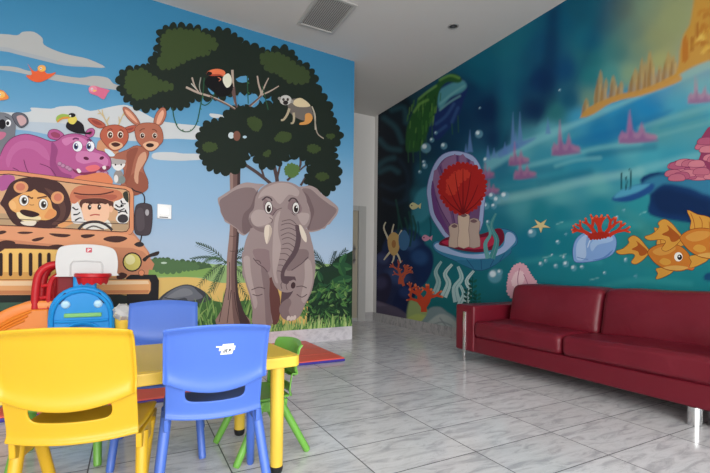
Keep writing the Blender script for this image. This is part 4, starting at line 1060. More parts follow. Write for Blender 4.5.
# rounded dark rocks bottom left
for x, y, rx, ry, c, h in ((404, 252, 22, 24, (24, 46, 86), (54, 92, 140)), (418, 268, 14, 24, (20, 42, 84), (44, 84, 134)), (382, 266, 10, 16, (34, 42, 82), (64, 76, 122)), (396, 288, 20, 26, (30, 42, 80), (62, 84, 134)), (380, 292, 10, 20, (38, 36, 66), (70, 66, 104)), (404, 300, 10, 18, (20, 34, 76), (40, 66, 120)), (384, 312, 26, 9, (76, 68, 92), (120, 110, 134)), (382, 318, 20, 4, (60, 54, 74), (84, 78, 98))):
    cv.blob(x, y, rx, ry, c, 1, 20, .16); cv.blob(x + rx * .1, y - ry * .45, rx * .6, ry * .3, h, .7, 25, 1)
cv.poly([(376, 322), (376, 308), (392, 306), (404, 312), (412, 320), (410, 330), (376, 330)], (88, 80, 100), 2.5, .9)
cv.poly([(408, 306), (412, 298), (420, 304), (430, 312), (436, 322), (424, 326), (408, 322)], (150, 168, 110), 3, 1)
cv.poly([(408, 318), (420, 314), (436, 322), (424, 328), (408, 326)], (176, 190, 104), 3, .9)
cv.poly([(426, 316), (430, 308), (440, 307), (447, 312), (456, 318), (462, 330), (470, 345), (430, 336), (418, 328)], (126, 146, 150), 2, 1)
cv.poly([(428, 322), (440, 314), (452, 318), (464, 332), (470, 346), (440, 336), (420, 330)], (168, 178, 176), 2.5, 1)
for q in ([(430, 326), (442, 322), (452, 326)], [(434, 332), (448, 330), (460, 338)], [(440, 318), (446, 326)]): cv.stroke(q, 1.2, (110, 120, 126), 1.2, .7)
# kelp around the cave mouth
for x, y, h in ((410, 246, 34), (406, 244, 26), (400, 246, 30), (414, 240, 24), (397, 240, 40)): cv.stroke([(x, y), (x + 2, y - h * .5), (x - 1, y - h)], 2, (26, 66, 62), 1.2, .9)
for x, y, h in ((430, 238, 20), (418, 238, 16)): cv.stroke([(x, y), (x + 1, y - h * .5), (x, y - h)], 1.4, (18, 68, 84), 1.2, .9)
# bubbles
def bubble(x, y, r):
    cv.blob(x, y, r, r, (110, 168, 190), .55, 0, .35); cv.blob(x - r * .3, y - r * .3, r * .45, r * .45, (214, 230, 236), .9, 0, .6)
for x, y, r in ((426, 148, 5), (444, 146, 3.4), (432, 140, 2.4), (436, 133, 1.8), (425, 166, 2.8), (420, 172, 1.8), (441, 170, 3), (424, 162, 2), (479, 134, 4), (486, 160, 3), (492, 196, 3.6), (497, 200, 4), (505, 196, 4.6), (486, 206, 3.6), (494, 206, 3), (488, 222, 2), (532, 233, 4.4), (558, 242, 2.2), (566, 234, 1.4), (541, 264, 2.4), (556, 266, 2.4), (566, 264, 3.2), (574, 268, 3), (582, 267, 2.2), (564, 257, 1.8), (546, 261, 1.8), (594, 255, 2), (617, 218, 2), (626, 260, 2), (495, 276, 7), (500, 272, 3), (624, 210, 1.4), (605, 273, 1.4), (636, 276, 1.6), (552, 255, 1.2), (560, 90, 1.2), (480, 108, 1.2)):
    bubble(x, y, r)
# pale glints
for x, y, l in ((543, 258, 8), (557, 224, 6), (560, 256, 6), (640, 214, 6), (590, 280, 8)): cv.stroke([(x, y), (x + l, y - 2)], 1, (150, 206, 204), 1, .5)

um = cv.build('undersea_mural')
tag(um, 'underwater reef mural with a purple scallop and orange fish on the right wall', 'mural')
MU = Mural(R0, RW, RN, KM, M_PRINT)
MU.clip = lambda P_: clip_half(clip_half(clip_half(P_, lambda p: p[1] - BASE_R - .0005), lambda p: RTOP - .002 - p[1]), lambda p: p[0] - .0005)
P, E, S, O_, LF = MU.poly, MU.ell, MU.stroke, MU.outlined, MU.leafy
M4 = lambda p: Z(420, 140, 2.783, p)
M3 = lambda p: Z(370, 230, 4.73, p)
M5 = lambda p: Z(520, 200, 5.2545, p)
M6 = lambda p: Z(600, 190, 4.727, p)
# scallop shell, open
SH = 'painted_scallop'
fan = M4([(24, 175), (20, 140), (28, 100), (42, 66), (62, 42), (90, 32), (118, 34), (146, 44), (164, 66), (176, 100), (182, 140), (178, 190), (168, 250), (120, 290), (76, 276), (48, 240), (30, 208)])
O_(SH, fan, (160, 176, 214), (86, 98, 150), .6, 3)
P(SH, M4([(34, 172), (31, 140), (38, 104), (50, 74), (68, 52), (92, 42), (116, 44), (138, 54), (154, 72), (166, 104), (171, 140), (168, 190), (158, 244), (118, 280), (80, 266), (56, 232), (40, 204)]), (112, 78, 120))
for q in ([(60, 66), (92, 44), (100, 44), (104, 120), (104, 250), (84, 150)], [(110, 44), (130, 52), (126, 130), (116, 250), (112, 120)], [(140, 58), (156, 80), (142, 150), (124, 250), (132, 140)], [(36, 110), (48, 80), (70, 150), (94, 250), (58, 190)]):
    P(SH, M4(q), (140, 104, 142), 2)
for q in ([(40, 150), (62, 200), (96, 256)], [(56, 74), (80, 150), (102, 256)], [(104, 44), (108, 150), (110, 256)], [(136, 54), (128, 150), (116, 256)], [(164, 104), (146, 180), (122, 256)]):
    S(SH, M4(q), 1.1, (88, 52, 104), .5)
P(SH, M4([(34, 172), (31, 140), (36, 112), (44, 160), (58, 206), (86, 262), (56, 232), (40, 204)]), (104, 62, 120))
bowl = M4([(36, 292), (46, 282), (64, 286), (84, 300), (120, 312), (160, 314), (200, 306), (226, 292), (232, 262), (226, 248), (242, 250), (262, 258), (271, 276), (268, 290), (254, 302), (252, 314), (232, 330), (200, 352), (170, 362), (140, 356), (104, 338), (66, 322), (44, 308)])
O_(SH, bowl, (58, 128, 164), (40, 74, 120), .6, 3)
P(SH, M4([(40, 294), (50, 286), (66, 290), (86, 304), (122, 316), (160, 318), (204, 310), (232, 294), (238, 264), (248, 256), (262, 264), (266, 280), (252, 298), (226, 318), (180, 330), (130, 328), (76, 316), (50, 306)]), (160, 182, 220))
P(SH, M4([(100, 336), (150, 334), (210, 324), (252, 304), (250, 316), (228, 334), (196, 354), (168, 362), (136, 354)]), (46, 112, 146))
for q in ([(130, 332), (150, 358)], [(170, 332), (172, 360)], [(210, 324), (196, 352)], [(236, 316), (222, 338)]): S(SH, M4(q), .8, (36, 84, 124))
P(SH, M4([(52, 290), (72, 272), (110, 264), (170, 262), (215, 246), (232, 254), (234, 280), (214, 300), (170, 312), (120, 308), (80, 298)]), (112, 24, 48))
P(SH, M4([(60, 286), (90, 276), (150, 274), (200, 268), (220, 276), (196, 296), (160, 304), (110, 300)]), (176, 44, 74))
# a bushy red sea fan growing in the scallop, on a pale sponge foot
def coral(part, x, y, ang, L, w, c, depth, rnd_, spread=34, hi=None):
    a = math.radians(ang)
    x2, y2 = x + math.cos(a) * L, y - math.sin(a) * L
    S(part, [(x, y), ((x + x2) / 2 + rnd_.uniform(-.08, .08) * L, (y + y2) / 2), (x2, y2)], w, c, .75)
    E(part, (x2, y2), w * .42, w * .42, hi if (hi and depth == 0) else c, 0, 8)
    if depth:
        for s in (-1, 1) if rnd_.random() < .75 else (-1, 0, 1):
            coral(part, x2, y2, ang + s * spread + rnd_.uniform(-12, 12), L * rnd_.uniform(.68, .88), w * .74, c, depth - 1, rnd_, spread, hi)
SF = 'painted_sea_fan'
for (x, y0, w_, c) in ((96, 236, 15, (196, 172, 156)), (150, 222, 17, (186, 164, 152)), (122, 206, 16, (210, 186, 166))):
    O_(SF, M4([(x - w_, 296), (x - w_ * .8, (296 + y0) / 2), (x - w_, y0 + 6), (x, y0 - 4), (x + w_, y0 + 6), (x + w_ * .8, (296 + y0) / 2), (x + w_, 296)]), c, (126, 106, 108), .5, 2)
    P(SF, M4([(x - w_ * .6, y0 + 4), (x, y0 - 2), (x + w_ * .6, y0 + 4), (x, y0 + 9)]), (120, 92, 96), 2)
fan_ = [(118, 206), (84, 190), (60, 160), (54, 124), (66, 92), (92, 72), (122, 66), (152, 74), (174, 96), (182, 128), (174, 162), (152, 190)]
LF(SF, M4(fan_), (172, 36, 34), 5, .45, 2, seed=21)
LF(SF, M4([(78, 150), (76, 118), (96, 92), (126, 84), (140, 100), (110, 116), (96, 150)]), (204, 60, 46), 4, .4, 2, seed=22)
for a_ in range(-66, 67, 22):
    x1, y1 = 120 + 60 * math.sin(math.radians(a_)), 196 - 116 * math.cos(math.radians(a_)) * (.86 if abs(a_) > 40 else 1)
    S(SF, M4([(120, 206), (120 + (x1 - 120) * .6, 206 + (y1 - 206) * .5), (x1, y1)]), 1.5, (120, 22, 28), .4)
# ribbon weed: loose strands that rise from the sand beside the scallop
WD = 'painted_sea_ribbon'
for wi_, (pts, w_, c) in enumerate((([(200, 330), (214, 280), (198, 240), (212, 204)], 18, (66, 138, 142)), ([(190, 330), (182, 290), (196, 262), (186, 232)], 14, (90, 160, 160)),
                   ([(40, 430), (52, 396), (44, 366), (60, 338)], 18, (150, 182, 182)), ([(66, 436), (80, 400), (70, 372), (90, 346)], 20, (176, 202, 200)), ([(104, 450), (98, 412), (116, 384), (106, 352)], 22, (164, 194, 194)),
                   ([(128, 452), (140, 418), (130, 392), (150, 364)], 18, (184, 206, 204)), ([(116, 490), (110, 460), (122, 430), (112, 404)], 18, (172, 200, 198)))):
    WD = 'painted_sea_ribbon#%d' % wi_
    S(WD, M4(pts), w_ / 2.783, c, .35); S(WD, M4(pts), .7, (112, 152, 156), .5)
KP = 'painted_kelp'
for x, h in ((468, 30), (473, 38), (477, 26)):
    S(KP, [(x, 330), (x + 1, 315), (x - 1, 300), (x, 330 - h * 1.4)], 1.4, (20, 78, 70), .6)
    for k in range(9):
        y = 326 - k * h * 1.3 / 9
        for s in (-1, 1): P(KP, [(x, y), (x + s * 2.2, y - 2.6), (x + s * 4.4, y - 2.4), (x + s * 2.6, y + .4)], (26, 92, 80) if s > 0 else (18, 72, 66), 2)
# orange corals
rc = random.Random(4)
for x, y, L, w, sp in ((400, 284, 8, 3.4, 30), (404, 286, 7, 3, 34)):
    coral('painted_coral#1', x, y, 90 + rc.uniform(-14, 14), L, w, (196, 92, 64), 3, rc, sp, (216, 132, 98))
coral('painted_coral#1', 410, 296, 78, 6, 3, (184, 80, 58), 2, rc, 30, (214, 130, 98))
for x, y, a_, L, w in ((424, 312, 96, 11, 6), (425, 306, 62, 10, 4.6), (424, 308, 128, 9, 4)):
    coral('painted_coral#2', x, y, a_, L, w, (206, 74, 46), 2, rc, 36, (228, 128, 84))
# sea lily beside the cave
for q in ([(392, 248), (388, 238), (384, 228), (386, 222)], [(393, 246), (392, 234), (394, 224)], [(394, 246), (399, 236), (402, 230)], [(395, 246), (402, 242), (408, 236)], [(392, 250), (387, 256), (384, 260)], [(394, 250), (394, 258), (392, 263)], [(395, 250), (399, 257), (401, 263)]):
    S('painted_sea_lily', q, 2.4, (214, 206, 178), .5)
P('painted_sea_lily', [(388, 238), (394, 232), (400, 238), (399, 250), (394, 256), (389, 250)], (206, 170, 108)); P('painted_sea_lily', [(399, 236), (405, 230), (410, 240), (406, 250), (400, 248)], (62, 108, 150))
E('painted_sea_lily', (394, 244), 2.2, 4, (176, 120, 70))
# small mid-water fish
for fi_, (x, y, r, c) in enumerate(((414, 206, 4.4, (200, 196, 146)), (426, 238, 4, (198, 140, 164)))):
    FS = 'painted_fish#%d' % (fi_ + 1)
    P(FS, [(x - r, y), (x - r * .3, y - r * .8), (x + r * .7, y - r * .4), (x + r, y), (x + r * .7, y + r * .5), (x - r * .3, y + r * .8)], c); P(FS, [(x + r * .8, y), (x + r * 1.7, y - r * .7), (x + r * 1.5, y + r * .7)], c, 0); E(FS, (x - r * .45, y - r * .1), .7, .7, (40, 40, 50))
# starfish
st = []
for k in range(10):
    a_ = PI * k / 5 + .3; r = 10 if k % 2 == 0 else 3.2
    st.append((541 + r * math.cos(a_), 225.5 + r * .72 * math.sin(a_)))
O_('painted_starfish', st, (214, 196, 140), (150, 132, 92), .4, 0)
# red reef tuft on a pale round shell
RT = 'painted_round_shell'
O_(RT, M5([(282, 300), (280, 262), (292, 215), (322, 182), (362, 168), (420, 172), (470, 168), (502, 196), (506, 240), (488, 282), (440, 308), (380, 322), (310, 328), (288, 320)]), (128, 164, 214), (70, 106, 168), .5)
P(RT, M5([(296, 290), (300, 230), (330, 192), (352, 186), (346, 230), (350, 290), (330, 316), (302, 314)]), (168, 194, 228)); P(RT, M5([(372, 230), (420, 190), (470, 182), (492, 206), (470, 222), (410, 236), (380, 270)]), (158, 188, 226)); P(RT, M5([(380, 316), (440, 300), (490, 260), (470, 290), (430, 312)]), (92, 130, 192))
S(RT, M5([(300, 300), (330, 308), (360, 312)]), .7, (96, 132, 190)); S(RT, M5([(356, 250), (372, 210), (410, 184), (460, 170)]), 1.2, (190, 210, 236))
CT = 'painted_coral_tuft'
rt_ = random.Random(12)
for x, y, a_, L, w_ in ((592, 236, 150, 9, 4.4), (596, 236, 118, 9, 4.6), (600, 236, 92, 9, 5), (605, 236, 58, 9, 4.6), (609, 236, 30, 9, 4.4)):
    coral(CT, x, y, a_, L, w_, (194, 54, 34), 2, rt_, 28, (226, 104, 66))
LF(CT, M5([(360, 196), (380, 176), (420, 172), (460, 172), (470, 190), (430, 200), (395, 206)]), (170, 40, 28), 3, .4, 2, seed=31)
# plain goldfish
def goldfish(part, f):
    B, Fi, FD, LN_ = (196, 118, 44), (208, 150, 62), (164, 84, 32), (122, 62, 26)  # oranges darkened to offset the brighter window light at this end
    O_(part, f([(235, 290), (215, 262), (190, 232), (160, 216), (135, 232), (140, 250), (110, 278), (78, 290), (100, 304), (150, 300), (168, 312), (150, 340), (168, 350), (196, 336), (222, 312)]), Fi, LN_, .5)
    P(part, f([(228, 290), (200, 262), (172, 240), (180, 262), (150, 280), (180, 290), (190, 310), (212, 308)]), FD)
    O_(part, f([(272, 262), (275, 222), (258, 178), (300, 196), (345, 206), (390, 236), (396, 262), (330, 270)]), Fi, LN_, .5)
    for q in ([(290, 256), (284, 220), (272, 190)], [(320, 254), (320, 226), (308, 204)], [(352, 252), (350, 226)]): S(part, f(q), .7, FD)
    O_(part, f([(268, 372), (276, 395), (266, 420), (300, 412), (345, 386), (330, 366)]), Fi, LN_, .5)
    O_(part, f([(228, 292), (260, 266), (310, 254), (370, 262), (410, 290), (434, 330), (444, 356), (440, 378), (412, 374), (380, 382), (320, 376), (270, 350), (240, 318)]), B, LN_, .6)
    P(part, f([(250, 290), (300, 266), (360, 272), (330, 300), (280, 310)]), (208, 146, 66)); P(part, f([(300, 366), (360, 356), (420, 366), (380, 380), (330, 376)]), (212, 162, 84))
    E(part, f([(372, 316)])[0], 4.2, 4.6, (236, 232, 222)); E(part, f([(378, 318)])[0], 2.4, 2.8, (36, 28, 30)); E(part, f([(376, 314)])[0], .8, .8, (240, 240, 240))
    P(part, f([(418, 356), (444, 350), (446, 372), (424, 376)]), (214, 116, 60))
    P(part, f([(330, 330), (300, 322), (282, 340), (310, 356), (336, 346)]), Fi)
goldfish('painted_goldfish#1', M6)
goldfish('painted_goldfish#2', lambda q: [(p[0] + 32.5, p[1] - 14.5) for p in M6([((x - 235) * 1.12 + 235, (y - 290) * 1.12 + 290) for x, y in q])])
# pink corals
PC = 'painted_pink_coral'  # pinks toned down to counter the stronger window light on this stretch
rp = random.Random(9)
P(PC, [(672, 178), (673, 164), (680, 160), (698, 162), (702, 146), (708, 128), (760, 110), (760, 182), (712, 180), (690, 179)], (140, 58, 92), 2)
for i in range(46):
    x = rp.uniform(673, 750); y = rp.uniform(158, 178) if x < 702 else rp.uniform(130, 178)
    O_(PC, [(x - 7, y + 3), (x - 7, y - 1), (x - 3, y - 3), (x + 4, y - 3.4), (x + 8, y - 1), (x + 7, y + 3)], rp.choice([(186, 104, 124), (172, 88, 116), (200, 122, 136)]), (126, 52, 88), .5)
PS = 'painted_pale_coral'
LF(PS, [(508, 284), (512, 270), (518, 264), (526, 266), (530, 274), (536, 282), (540, 296), (512, 298)], (222, 170, 184), 3, .45, 2, seed=41)
LF(PS, [(512, 282), (517, 272), (523, 272), (524, 280), (518, 288)], (238, 204, 210), 2.4, .45, 2, seed=42)
for q in ([(520, 294), (518, 280), (520, 268)], [(528, 294), (528, 284), (524, 274)]): S(PS, q, .8, (176, 110, 136))
MU.finish(um, {'painted_coral#1': 'slender orange branching coral', 'painted_coral#2': 'stout red-orange coral'})
# ------------------------------------------------------------------ small fittings on walls and ceiling
M_PLATE = mat('white_plastic', (232, 232, 232), .35)
M_BLACK = mat('black_plastic', (22, 22, 24), .5)
M_DARK = mat('dark_grey', (70, 70, 72), .5)
c0 = on_plane(157.2, 204, J0, JN); c1_ = on_plane(171.2, 219.4, J0, JN)
cc = (c0 + c1_) / 2
w2 = abs((c1_ - c0).dot(JW)) / 2; h2 = abs(c1_.z - c0.z) / 2
sw = empty('wall_switch', (cc.x, cc.y, cc.z), WANG)
tag(sw, 'small square white switch plate on the painted sky beside the jeep mirror', 'switch')
MB().box(-w2, -.022, -h2, w2, -.004, h2).build('plate', M_PLATE, sw, bevel=.006)
MB().rbox((0, -.024, .006), (w2 * 1.3, .014, h2 * 1.1), .004, 2, 3).build('rocker', mat('switch_face', (244, 244, 244), .2), sw, smooth=True)
MB().box(-w2 * .7, -.026, -h2 * .86, w2 * .5, -.021, -h2 * .74).build('indicator_strip', M_DARK, sw)

def ceil_at(u, v):
    n = Vector((.004, 0, 1)).normalized()
    return on_plane(u, v, Vector((2.64, 0, 3.79)), n)
vr, vb, vl = ceil_at(355.5, 5), ceil_at(332, 34.5), ceil_at(297.5, 22)
print('vent', vr, vb, vl)
LOUV = mat('vent_grey', (186, 184, 180), .5)
dl = ceil_at(453.3, 26)
xs0, xs1 = min(vl.x, vb.x), max(vl.x, vb.x)
VW = (vb - vl).length
# vent square along the room axes
vx0, vx1 = vl.x, vb.x
vy1 = (vl.y + vb.y) / 2; vy0 = vy1 - max(.5, abs(vr.y - vb.y))
vc = Vector(((vx0 + vx1) / 2, (vy0 + vy1) / 2, 0)); vc.z = ceil_z(vc.x)
hx_, hy_ = (vx1 - vx0) / 2, (vy1 - vy0) / 2
ve = empty('ceiling_vent', vc)
ve.rotation_euler = (0, math.atan(.004), 0)
tag(ve, 'square grey louvred air vent set in the ceiling', 'vent')
m = MB(); t_ = .035
m.box(-hx_, -hy_, -.016, hx_, -hy_ + t_, -.002); m.box(-hx_, hy_ - t_, -.016, hx_, hy_, -.002)
m.box(-hx_, -hy_ + t_, -.016, -hx_ + t_, hy_ - t_, -.002); m.box(hx_ - t_, -hy_ + t_, -.016, hx_, hy_ - t_, -.002)
m.build('frame', mat('vent_frame', (176, 174, 170), .5), ve, bevel=.003)
MB().box(-hx_ + t_, -hy_ + t_, -.004, hx_ - t_, hy_ - t_, -.002).build('backing', mat('duct_dark', (132, 130, 126), .8), ve)
m = MB(); n = 17
for i in range(n):
    x = -hx_ + t_ + (i + .5) * (2 * hx_ - 2 * t_) / n; wv = (2 * hx_ - 2 * t_) / n * .34
    m.add([(x - wv, -hy_ + t_, -.013), (x + wv, -hy_ + t_, -.006), (x + wv, hy_ - t_, -.006), (x - wv, hy_ - t_, -.013), (x - wv, -hy_ + t_, -.011), (x + wv, -hy_ + t_, -.004), (x + wv, hy_ - t_, -.004), (x - wv, hy_ - t_, -.011)],
          [(0, 1, 2, 3), (7, 6, 5, 4), (0, 3, 7, 4), (1, 5, 6, 2), (0, 4, 5, 1), (3, 2, 6, 7)])
m.build('louvre', LOUV, ve)
de = empty('downlight', dl); de.rotation_euler = (0, math.atan(.004), 0)
tag(de, 'small round dark recessed downlight in the ceiling', 'ceiling light')
MB().lathe([(.045, -.002), (.047, -.010), (.062, -.006), (.064, -.002)], 28).build('ring', mat('downlight_ring', (150, 148, 145), .4), de, smooth=True)
MB().lathe([(.046, -.0025), (.046, -.004)], 28).build('cup', mat('downlight_cup', (30, 30, 30), .4), de)
MB().lathe([(.020, -.004), (.022, -.010), (.012, -.014)], 20).build('lamp', mat('lamp_glass_off', (86, 86, 88), .15), de, smooth=True)

# ------------------------------------------------------------------ red play mats
M_RED = add_bump(mat('red_vinyl', (238, 96, 80), .45), 240, .15)
M_RED2 = mat('red_vinyl_seam', (222, 98, 80), .5)
M_PURP = mat('blue_vinyl', (58, 48, 150), .45)
def play_mat(x0, y0, x1, y1, label, panels):
    r = empty('play_mat', ((x0 + x1) / 2, (y0 + y1) / 2, 0)); hx, hy = (x1 - x0) / 2, (y1 - y0) / 2
    tag(r, label, 'mat', 'red play mats')
    MB().box(-hx, -hy, .001, hx, hy, .026).build('underside', M_PURP, r, bevel=.006)
    MB().rbox((0, 0, .031), (2 * hx - .01, 2 * hy - .01, .014), .006, 3, 6).build('cover', M_RED, r, smooth=True)
    for i in range(1, panels):
        y = -hy + 2 * hy * i / panels
        MB().box(-hx + .01, y - .006, .0370, hx - .01, y + .006, .0402).build('seam', M_RED2, r)
    return r
play_mat(.95, 3.90, 1.97, 5.02, 'red play mat lying between the green chair and the elephant wall', 4)
play_mat(-.75, 3.28, .50, 3.86, 'red play mat on the floor under the far blue chair, behind the table', 2)

# ------------------------------------------------------------------ table
def frame_obj(name, lat, d, ang):
    """empty on the floor, its +y pointing along camera-plan angle ang (deg, clockwise from straight ahead)"""
    p = cam2w(lat, d)
    a = math.radians(ang) + YAW
    return empty(name, p, -a)
M_YT = mat('yellow_table_plastic', (226, 188, 66), .36)
M_YTOP = mat('yellow_table_top', (222, 188, 58), .42, spec=.35)
tb = frame_obj('play_table', 0, 0, -33.7)
# corner A near right, local x along the table, y across it (away from the viewer)
A_ = cam2w(-.248, 1.985)
TL, TW, TZ = 1.36, .66, .555
rt = Vector((math.cos(tb.rotation_euler.z), math.sin(tb.rotation_euler.z), 0)); nt_ = Vector((-rt.y, rt.x, 0))
ctr = A_ - rt * (TL / 2) + nt_ * (TW / 2)
tb.location = (ctr.x, ctr.y, 0)
tag(tb, 'yellow rectangular plastic children\'s table with round legs', 'table')
def rrect(hx, hy, r, n=5):
    out = []
    for cx, cy, a0 in ((hx - r, hy - r, 0), (-hx + r, hy - r, 90), (-hx + r, -hy + r, 180), (hx - r, -hy + r, 270)):
        for i in range(n + 1):
            a = math.radians(a0 + 90 * i / n); out.append((cx + r * math.cos(a), cy + r * math.sin(a)))
    return out
MB().prism(rrect(TL / 2, TW / 2, .035), TZ - .05, TZ).build('tabletop', M_YT, tb, bevel=.006)
MB().prism(rrect(TL / 2 - .022, TW / 2 - .022, .02), TZ - .002, TZ + .0015).build('surface_panel', M_YTOP, tb, bevel=.001)
for sx in (-1, 1):
    for sy in (-1, 1):
        lx, ly = sx * (TL / 2 - .095), sy * (TW / 2 - .062)
        lg = MB().lathe([(.029, .03), (.030, .10), (.033, TZ - .05)], 24, (lx, ly, 0)).build('leg', M_YT, tb, smooth=True)
        MB().lathe([(.022, .0), (.027, .006), (.030, .022), (.0305, .034), (.028, .036)], 24, (lx, ly, 0)).build('foot_cap', M_BLACK, lg, smooth=True)

# ------------------------------------------------------------------ children's chairs
def shell_mesh(name, w, top, material, parent, sx, sy, sz, lean=.135, bulge=.03):
    """moulded backrest: broad upper panel with a rim, carrying slot under it, joined to the seat"""
    us = [-1, -.97, -.93, -.80, -.66, -.63, -.40, -.13, .13, .40, .63, .66, .80, .93, .97, 1]
    # (height, set-back, half-width factor) of every row at lateral position u
    def rows(u):
        b = .395 - .012 * (1 - u * u)
        s0 = .455 + .018 * u * u; s1 = .503 + .050 * u * u
        t = top - .016 * u * u
        P_ = .024
        return [(b, -.014, .965), (b + .010, -.012, .96), (b + .020, 0, .95), (s0 - .006, 0, .95), (s0, 0, .95), (s1 - .003, 0, .95), (s1 + .002, -.003, .96),
                (s1 - .006, -P_ + .004, .99), (s1 - .004, -P_, 1), (s1 + .014, -P_ * .8, 1), (s1 + (t - s1) * .16, -P_ * .25, 1), (s1 + (t - s1) * .36, 0, 1), (s1 + (t - s1) * .8, 0, 1), (t - .022, 0, 1), (t - .010, -.012, 1), (t, -.014, 1)]
    V, Fc = [], []
    nl = len(rows(0))
    for j in range(nl):
        for u in us:
            z, off, wf = rows(u)[j]
            h = (z - .395) / (top - .395)
            y = -.165 - lean * h - bulge * (1 - u * u) + .01 * math.sin(h * PI) + off
            if abs(u) > .95 and j >= 7: y -= .015
            V.append((u * w * wf * sx, y * sy, z * sz))
    n = len(us)
    for j in range(nl - 1):
        for i in range(n - 1):
            if j == 4 and 5 <= i <= 9: continue
            Fc.append((j * n + i, j * n + i + 1, (j + 1) * n + i + 1, (j + 1) * n + i))
    me = bpy.data.meshes.new(name); me.from_pydata(V, [], Fc); me.materials.append(material)
    me.polygons.foreach_set('use_smooth', [True] * len(me.polygons))
    o = link(bpy.data.objects.new(name, me), parent)
    s = o.modifiers.new('thick', 'SOLIDIFY'); s.thickness = .008; s.offset = 0
    s = o.modifiers.new('round', 'SUBSURF'); s.levels = 2; s.render_levels = 2
    return o

def make_chair(lat, d, ang, material, label, sx=1.0, sy=1.0, sz=1.0, lean=.135, bulge=.03, feet=((-.235, .216), (.20, .204))):
    r = frame_obj('kids_chair', lat, d, ang)
    tag(r, label, 'chair', "children's plastic chairs around the yellow table")
    W = .186
    shell_mesh('backrest', W, .765, material, r, sx, sy, sz, lean, bulge)
    # seat pan: dished, with a rolled front edge
    nx, ny = 12, 14
    V, Fc = [], []
    for j in range(ny + 1):
        t = j / ny
        y = -.172 + t * .355
        for i in range(nx + 1):
            u = -1 + 2 * i / nx
            rr = W * (.95 + .04 * math.sin(t * PI)) * (1 - .10 * max(0, (t - .8) / .2) ** 2)
            z = .402 - .010 * (1 - u * u) * math.sin(min(1, t * 1.2) * PI) - .022 * max(0, (t - .86) / .14) ** 2 + .012 * abs(u) ** 6
            yy = y - (.03 * (1 - u * u) if j == 0 else .03 * (1 - u * u) * max(0, 1 - t * 4)) - .02 * max(0, t - .8) / .2 * u * u
            V.append((u * rr * sx, yy * sy, z * sz))
    for j in range(ny):
        for i in range(nx):
            a = j * (nx + 1) + i; Fc.append((a, a + 1, a + nx + 2, a + nx + 1))
    me = bpy.data.meshes.new('seat'); me.from_pydata(V, [], Fc); me.materials.append(material)
    me.polygons.foreach_set('use_smooth', [True] * len(me.polygons))
    st_ = link(bpy.data.objects.new('seat', me), r)
    s = st_.modifiers.new('thick', 'SOLIDIFY'); s.thickness = .016; s.offset = -1
    s = st_.modifiers.new('round', 'SUBSURF'); s.levels = 1; s.render_levels = 1
    # side skirts under the seat that carry the leg sockets
    for q in (-1, 1):
        m = MB()
        pts = [(-.155, .385), (-.15, .335), (-.09, .318), (.0, .318), (.09, .335), (.12, .385)]
        x0, x1 = sorted((q * (W - .022), q * (W - .004)))
        n = len(pts)
        vs = [(x0 * sx, p[0] * sy, p[1] * sz) for p in pts] + [(x1 * sx, p[0] * sy, p[1] * sz) for p in pts]
        m.add(vs, [tuple(range(n)), tuple(range(n, 2 * n))[::-1]] + [(i, n + i, n + (i + 1) % n, (i + 1) % n) for i in range(n)])
        m.build('leg_socket', material, r, bevel=.004, smooth=True)
        for yt, (yf, xf) in zip((-.10, .02), feet):
            p0 = Vector((q * (W - .012) * sx, yt * sy, .375 * sz)); p1 = Vector((q * xf * sx, yf * sy, .004))
            lg = MB().tube([p0, p0.lerp(p1, .5), p0.lerp(p1, .97), p1], [.0205, .0195, .018, .015], 16).build('leg', material, r, smooth=True)
    return r

M_BLUE = mat('blue_plastic', (72, 106, 190), .38, spec=.4)
M_BLUE.node_tree.nodes['Principled BSDF'].inputs['Subsurface Weight'].default_value = 0
M_YEL = mat('yellow_plastic', (190, 150, 30), .36, spec=.35)
M_GRN = mat('green_plastic', (108, 168, 68), .36)
def chair_from_base(u, v_base_d, ang, *a, **k):
    """put the foot of the backrest on the sight line u at distance v_base_d"""
    lat = (u - CX) / F * v_base_d
    aa = math.radians(ang)
    fx, fy = math.sin(aa), math.cos(aa)
    return make_chair(lat + fx * .17 * k.get('sy', 1), v_base_d + fy * .17 * k.get('sy', 1), ang, *a, **k)
cb = chair_from_base(216, 1.65, -23.5, M_BLUE, 'blue plastic children\'s chair with a white sticker on its back')
cy_ = chair_from_base(77, 1.375, -15.0, M_YEL, 'yellow plastic children\'s chair with its back to the viewer', sx=1.07, sz=1.03, lean=.12, feet=((-.185, .186), (.10, .125)))
cr_ = make_chair(-1.02, 2.22, 158, M_BLUE, 'blue plastic children\'s chair on the far side of the table')
cg = make_chair(-.53, 2.25, -124, M_GRN, 'small green plastic children\'s chair at the right end of the table', sx=.86, sy=.78, sz=.745, lean=.07, bulge=.06, feet=((-.285, .216), (.20, .20)))
cg2 = make_chair(-1.45, 2.10, 158, M_GRN, 'small green plastic children\'s chair beneath the table, mostly hidden by the yellow chair', sx=.86, sy=.78, sz=.765)
